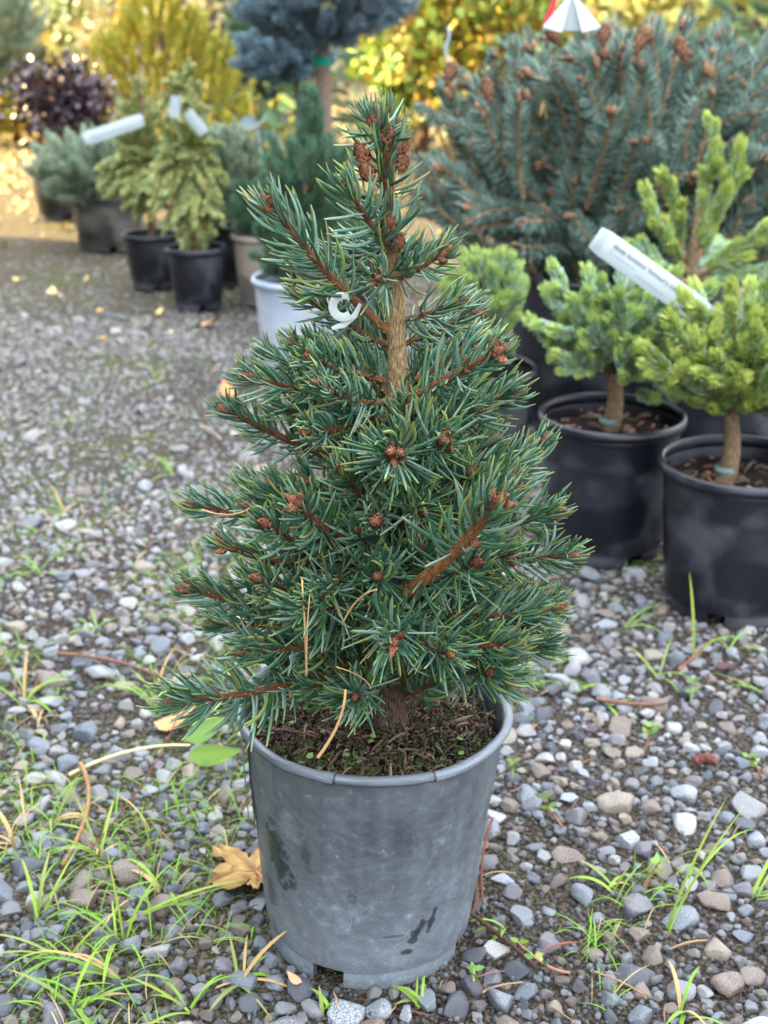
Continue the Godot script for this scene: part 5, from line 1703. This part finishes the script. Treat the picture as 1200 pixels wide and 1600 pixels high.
func litter() -> void:
	var ml := maple_leaf(0.042, L(0.16, 0.09, 0.035), L(0.32, 0.2, 0.07))
	var o := thing("maple_leaf", "fallen tan-yellow maple leaf lying against the left of the grey pot", "leaf", on_ground(-0.087, -0.725) + V(0, 0.012, 0))
	o.rotation = V(0.12, 0.9, -0.2)
	part("leaf_blade", ml.mesh(), M.dry, o)
	var stalk := MB.new()
	stalk.tube(curve(Vector3.ZERO, V(-0.03, 0.002, 0.045), V(0, 0.006, 0), 8), taper(0.0009, 0.0006, 8), 6, [L(0.4, 0.14, 0.08)])
	part("stalk", stalk.mesh(), M.dry, o)
	var n := 0
	for s in [[V(-0.192, 0.008, -0.93), 0.034, L(0.5, 0.2, 0.09), "fallen orange-brown leaf left of the grey pot's rim"], [V(0.177, 0.006, -0.93), 0.02, L(0.06, 0.042, 0.055), "fallen dark purple leaf on bare soil right of the spruce"], [V(0.305, 0.008, -1.04), 0.024, L(0.07, 0.035, 0.038), "dark red leaf in front of the rightmost pot"], [V(-0.35, 0.01, -2.42), 0.04, L(0.55, 0.3, 0.1), "orange leaf in front of the nearest black pot of the left row"], [V(-0.232, 0.01, -1.9), 0.03, L(0.5, 0.18, 0.07), "rust-coloured leaf on the gravel behind the spruce's left tip"], [V(-0.2, 0.01, -2.3), 0.04, L(0.6, 0.4, 0.15), "tan leaf on the ground below the dirty tan-grey pot"], [V(-0.05, 0.008, -0.622), 0.009, L(0.42, 0.22, 0.12), "brown leaf scrap under the notch of the grey pot"]]:
		var lf := leaf(0.62, 0.25, 0.3, s[2], 6, 0.8)
		var at: Vector3 = s[0]
		tag(part("fallen_leaf", lf.mesh(), M.dry, self, Transform3D(Basis.from_euler(V(-1.4 + rf(-0.2, 0.2), rf(0, TAU), 0)) * Basis.from_scale(Vector3.ONE * s[1] * 1.3), on_ground(at.x, at.z) + V(0, at.y, 0))), s[3], "leaf", "fallen leaves on the gravel")
	# a broad-leaved weed left of the pot
	var dock := thing("broadleaf_weed", "broad green leaves of a weed flat on the gravel left of the pot", "weed", on_ground(-0.205, -0.885))
	for s in [[V(0.05, 0.012, 0.012), V(1, 0.12, 0.18), 0.044, L(0.17, 0.27, 0.06)], [V(0.045, 0.016, -0.004), V(1, 0.4, -0.25), 0.04, L(0.15, 0.25, 0.07)], [V(0.05, 0.02, -0.012), V(0.8, 0.5, -0.5), 0.036, L(0.27, 0.3, 0.11)]]:
		part("leaf", leaf(0.42, 0.2, 0.25, s[3], 6).mesh(), M.grass, dock, Transform3D(along(s[1], PI) * Basis.from_scale(Vector3.ONE * s[2]), s[0]))
	var ds := MB.new()
	ds.tube(curve(V(-0.04, 0.006, 0.03), V(0.05, 0.014, 0.0), V(0, 0.008, 0), 8), taper(0.0016, 0.001, 8), 6, [L(0.45, 0.42, 0.22)])
	part("stem", ds.mesh(), M.grass, dock)
	# straws and sticks
	for s in [[V(-0.237, 0.012, -0.86), V(-0.222, 0.01, -0.735), 0.0022, L(0.5, 0.3, 0.14), "straw_stalk", "long tan straw stalk lying among the stones at the left", 0.012], [V(0.078, 0.02, -0.775), V(0.066, 0.006, -0.7), 0.001, L(0.28, 0.09, 0.06), "red_stick", "thin red-brown stick leaning beside the grey pot", 0.0], [V(0.05, 0.012, -0.69), V(0.094, 0.008, -0.636), 0.0018, L(0.12, 0.07, 0.06), "dark_stick", "dark brown twig lying at the right foot of the grey pot", 0.004], [V(0.062, 0.008, -0.735), V(0.055, 0.01, -0.68), 0.0022, L(0.16, 0.09, 0.06), "bark_stick", "short rough stick touching the grey pot's right side", 0.002], [V(0.183, 0.01, -0.968), V(0.243, 0.01, -0.962), 0.0018, L(0.36, 0.2, 0.14), "curled_straw", "curved pale brown stem on bare soil right of the spruce", 0.006], [V(0.265, 0.01, -1.02), V(0.31, 0.014, -1.075), 0.0015, L(0.42, 0.16, 0.08), "dry_needle_pair", "rust-red dry needle pair below the rightmost pot", 0.003], [V(0.06, 0.006, -0.617), V(0.085, 0.008, -0.624), 0.0008, L(0.5, 0.36, 0.25), "pale_straw", "short pale straw on the dark stones right of the grey pot's foot", 0.0], [V(0.13, 0.01, -0.632), V(0.158, 0.008, -0.612), 0.0007, L(0.5, 0.34, 0.2), "thin_straw", "thin tan straw beside the large white stone, low at the right", 0.002], [V(-0.3, 0.008, -1.05), V(-0.2, 0.012, -1.0), 0.002, L(0.36, 0.2, 0.13), "brown_stalk", "reddish brown stalk on the gravel left of the spruce's lower tiers", 0.008], [V(-0.26, 0.01, -1.74), V(-0.225, 0.01, -1.68), 0.003, L(0.5, 0.42, 0.34), "pale_stick", "pale short stick on the open gravel left of the spruce", 0.0], [V(0.247, 0.008, -0.873), V(0.262, 0.01, -0.868), 0.005, L(0.2, 0.08, 0.065), "bark_piece", "reddish brown bark piece among stones at the right", 0.0], [V(-0.21, 0.008, -0.75), V(-0.17, 0.02, -0.93), 0.0007, L(0.25, 0.09, 0.07), "red_stalk", "thin dark red stalk rising between the straw stalk and the pot", 0.006]]:
		var m := MB.new()
		var p := curve(on_ground(s[0].x, s[0].z) + V(0, s[0].y, 0), on_ground(s[1].x, s[1].z) + V(0, s[1].y, 0), rdir() * 0.004 + V(s[6], 0, 0), 12)
		var r := taper(s[2], s[2] * 0.7, 12)
		for k in 12:
			r[k] *= rf(0.82, 1.18)
		m.tube(p, r, 8, [s[3] * 0.6, s[3] * 0.68, s[3] * 0.52, s[3] * 0.58], 1.0, 0.03)
		tag(part(s[4], m.mesh(), M.twig, self), s[5], "twig" if s[4] != "bark_piece" else "bark")
	# needles, chips and leaf litter all over the ground
	var where: Array[Transform3D] = []
	var cols := PackedColorArray()
	var bit := MB.new()
	bit.tube(curve(V(-0.5, 0, 0), V(0.5, 0, 0), V(0, 0.04, 0.06), 5), PackedFloat32Array([0.02, 0.035, 0.04, 0.03, 0.015]), 5, [Color.WHITE])
	for k in 600:
		var z := -0.5 - 1.6 * pow(rng.randf(), 1.3)
		var x := rf(-1, 1) * (0.1 - z * 0.42)
		if Vector2(x, z + 0.69).length() < 0.07:
			continue
		var s := rf(0.008, 0.026)
		where.append(Transform3D(Basis.from_euler(V(rf(-0.2, 0.2), rf(0, TAU), rf(-0.25, 0.25))) * Basis.from_scale(V(s, s * rf(0.3, 1.0), s * rf(0.3, 1.0))), on_ground(x, z) + V(0, rf(0.003, 0.009), 0)))
		cols.append(pick([L(0.14, 0.085, 0.06), L(0.27, 0.18, 0.1), L(0.08, 0.05, 0.04), L(0.17, 0.075, 0.05)]) * rf(0.7, 1.2))
	scatter("plant_debris", bit.mesh(), M.dry, where, cols, self)
	where = []
	cols = PackedColorArray()
	for k in 14000:
		var z := -2.2 - 6.5 * pow(rng.randf(), 0.9)
		var x := rf(-0.6, 0.25) * (0.3 - z)
		var gold := smoothstep(-3.4, -4.6, z)
		if rng.randf() > 0.04 + 0.96 * gold:
			continue
		var s := rf(0.016, 0.036)
		where.append(Transform3D(Basis.from_euler(V(-1.5 + rf(-0.5, 0.5), rf(0, TAU), rf(-0.3, 0.3))) * Basis.from_scale(Vector3.ONE * s), on_ground(x, z) + V(0, 0.008, 0)))
		cols.append(pick([L(0.55, 0.36, 0.1), L(0.6, 0.44, 0.16), L(0.45, 0.26, 0.09), L(0.38, 0.36, 0.12)]) * rf(0.7, 1.2))
	scatter("leaf_litter", leaf(0.7, 0.25, 0.3, Color.WHITE, 4).mesh(), M.dry, where, cols, self)
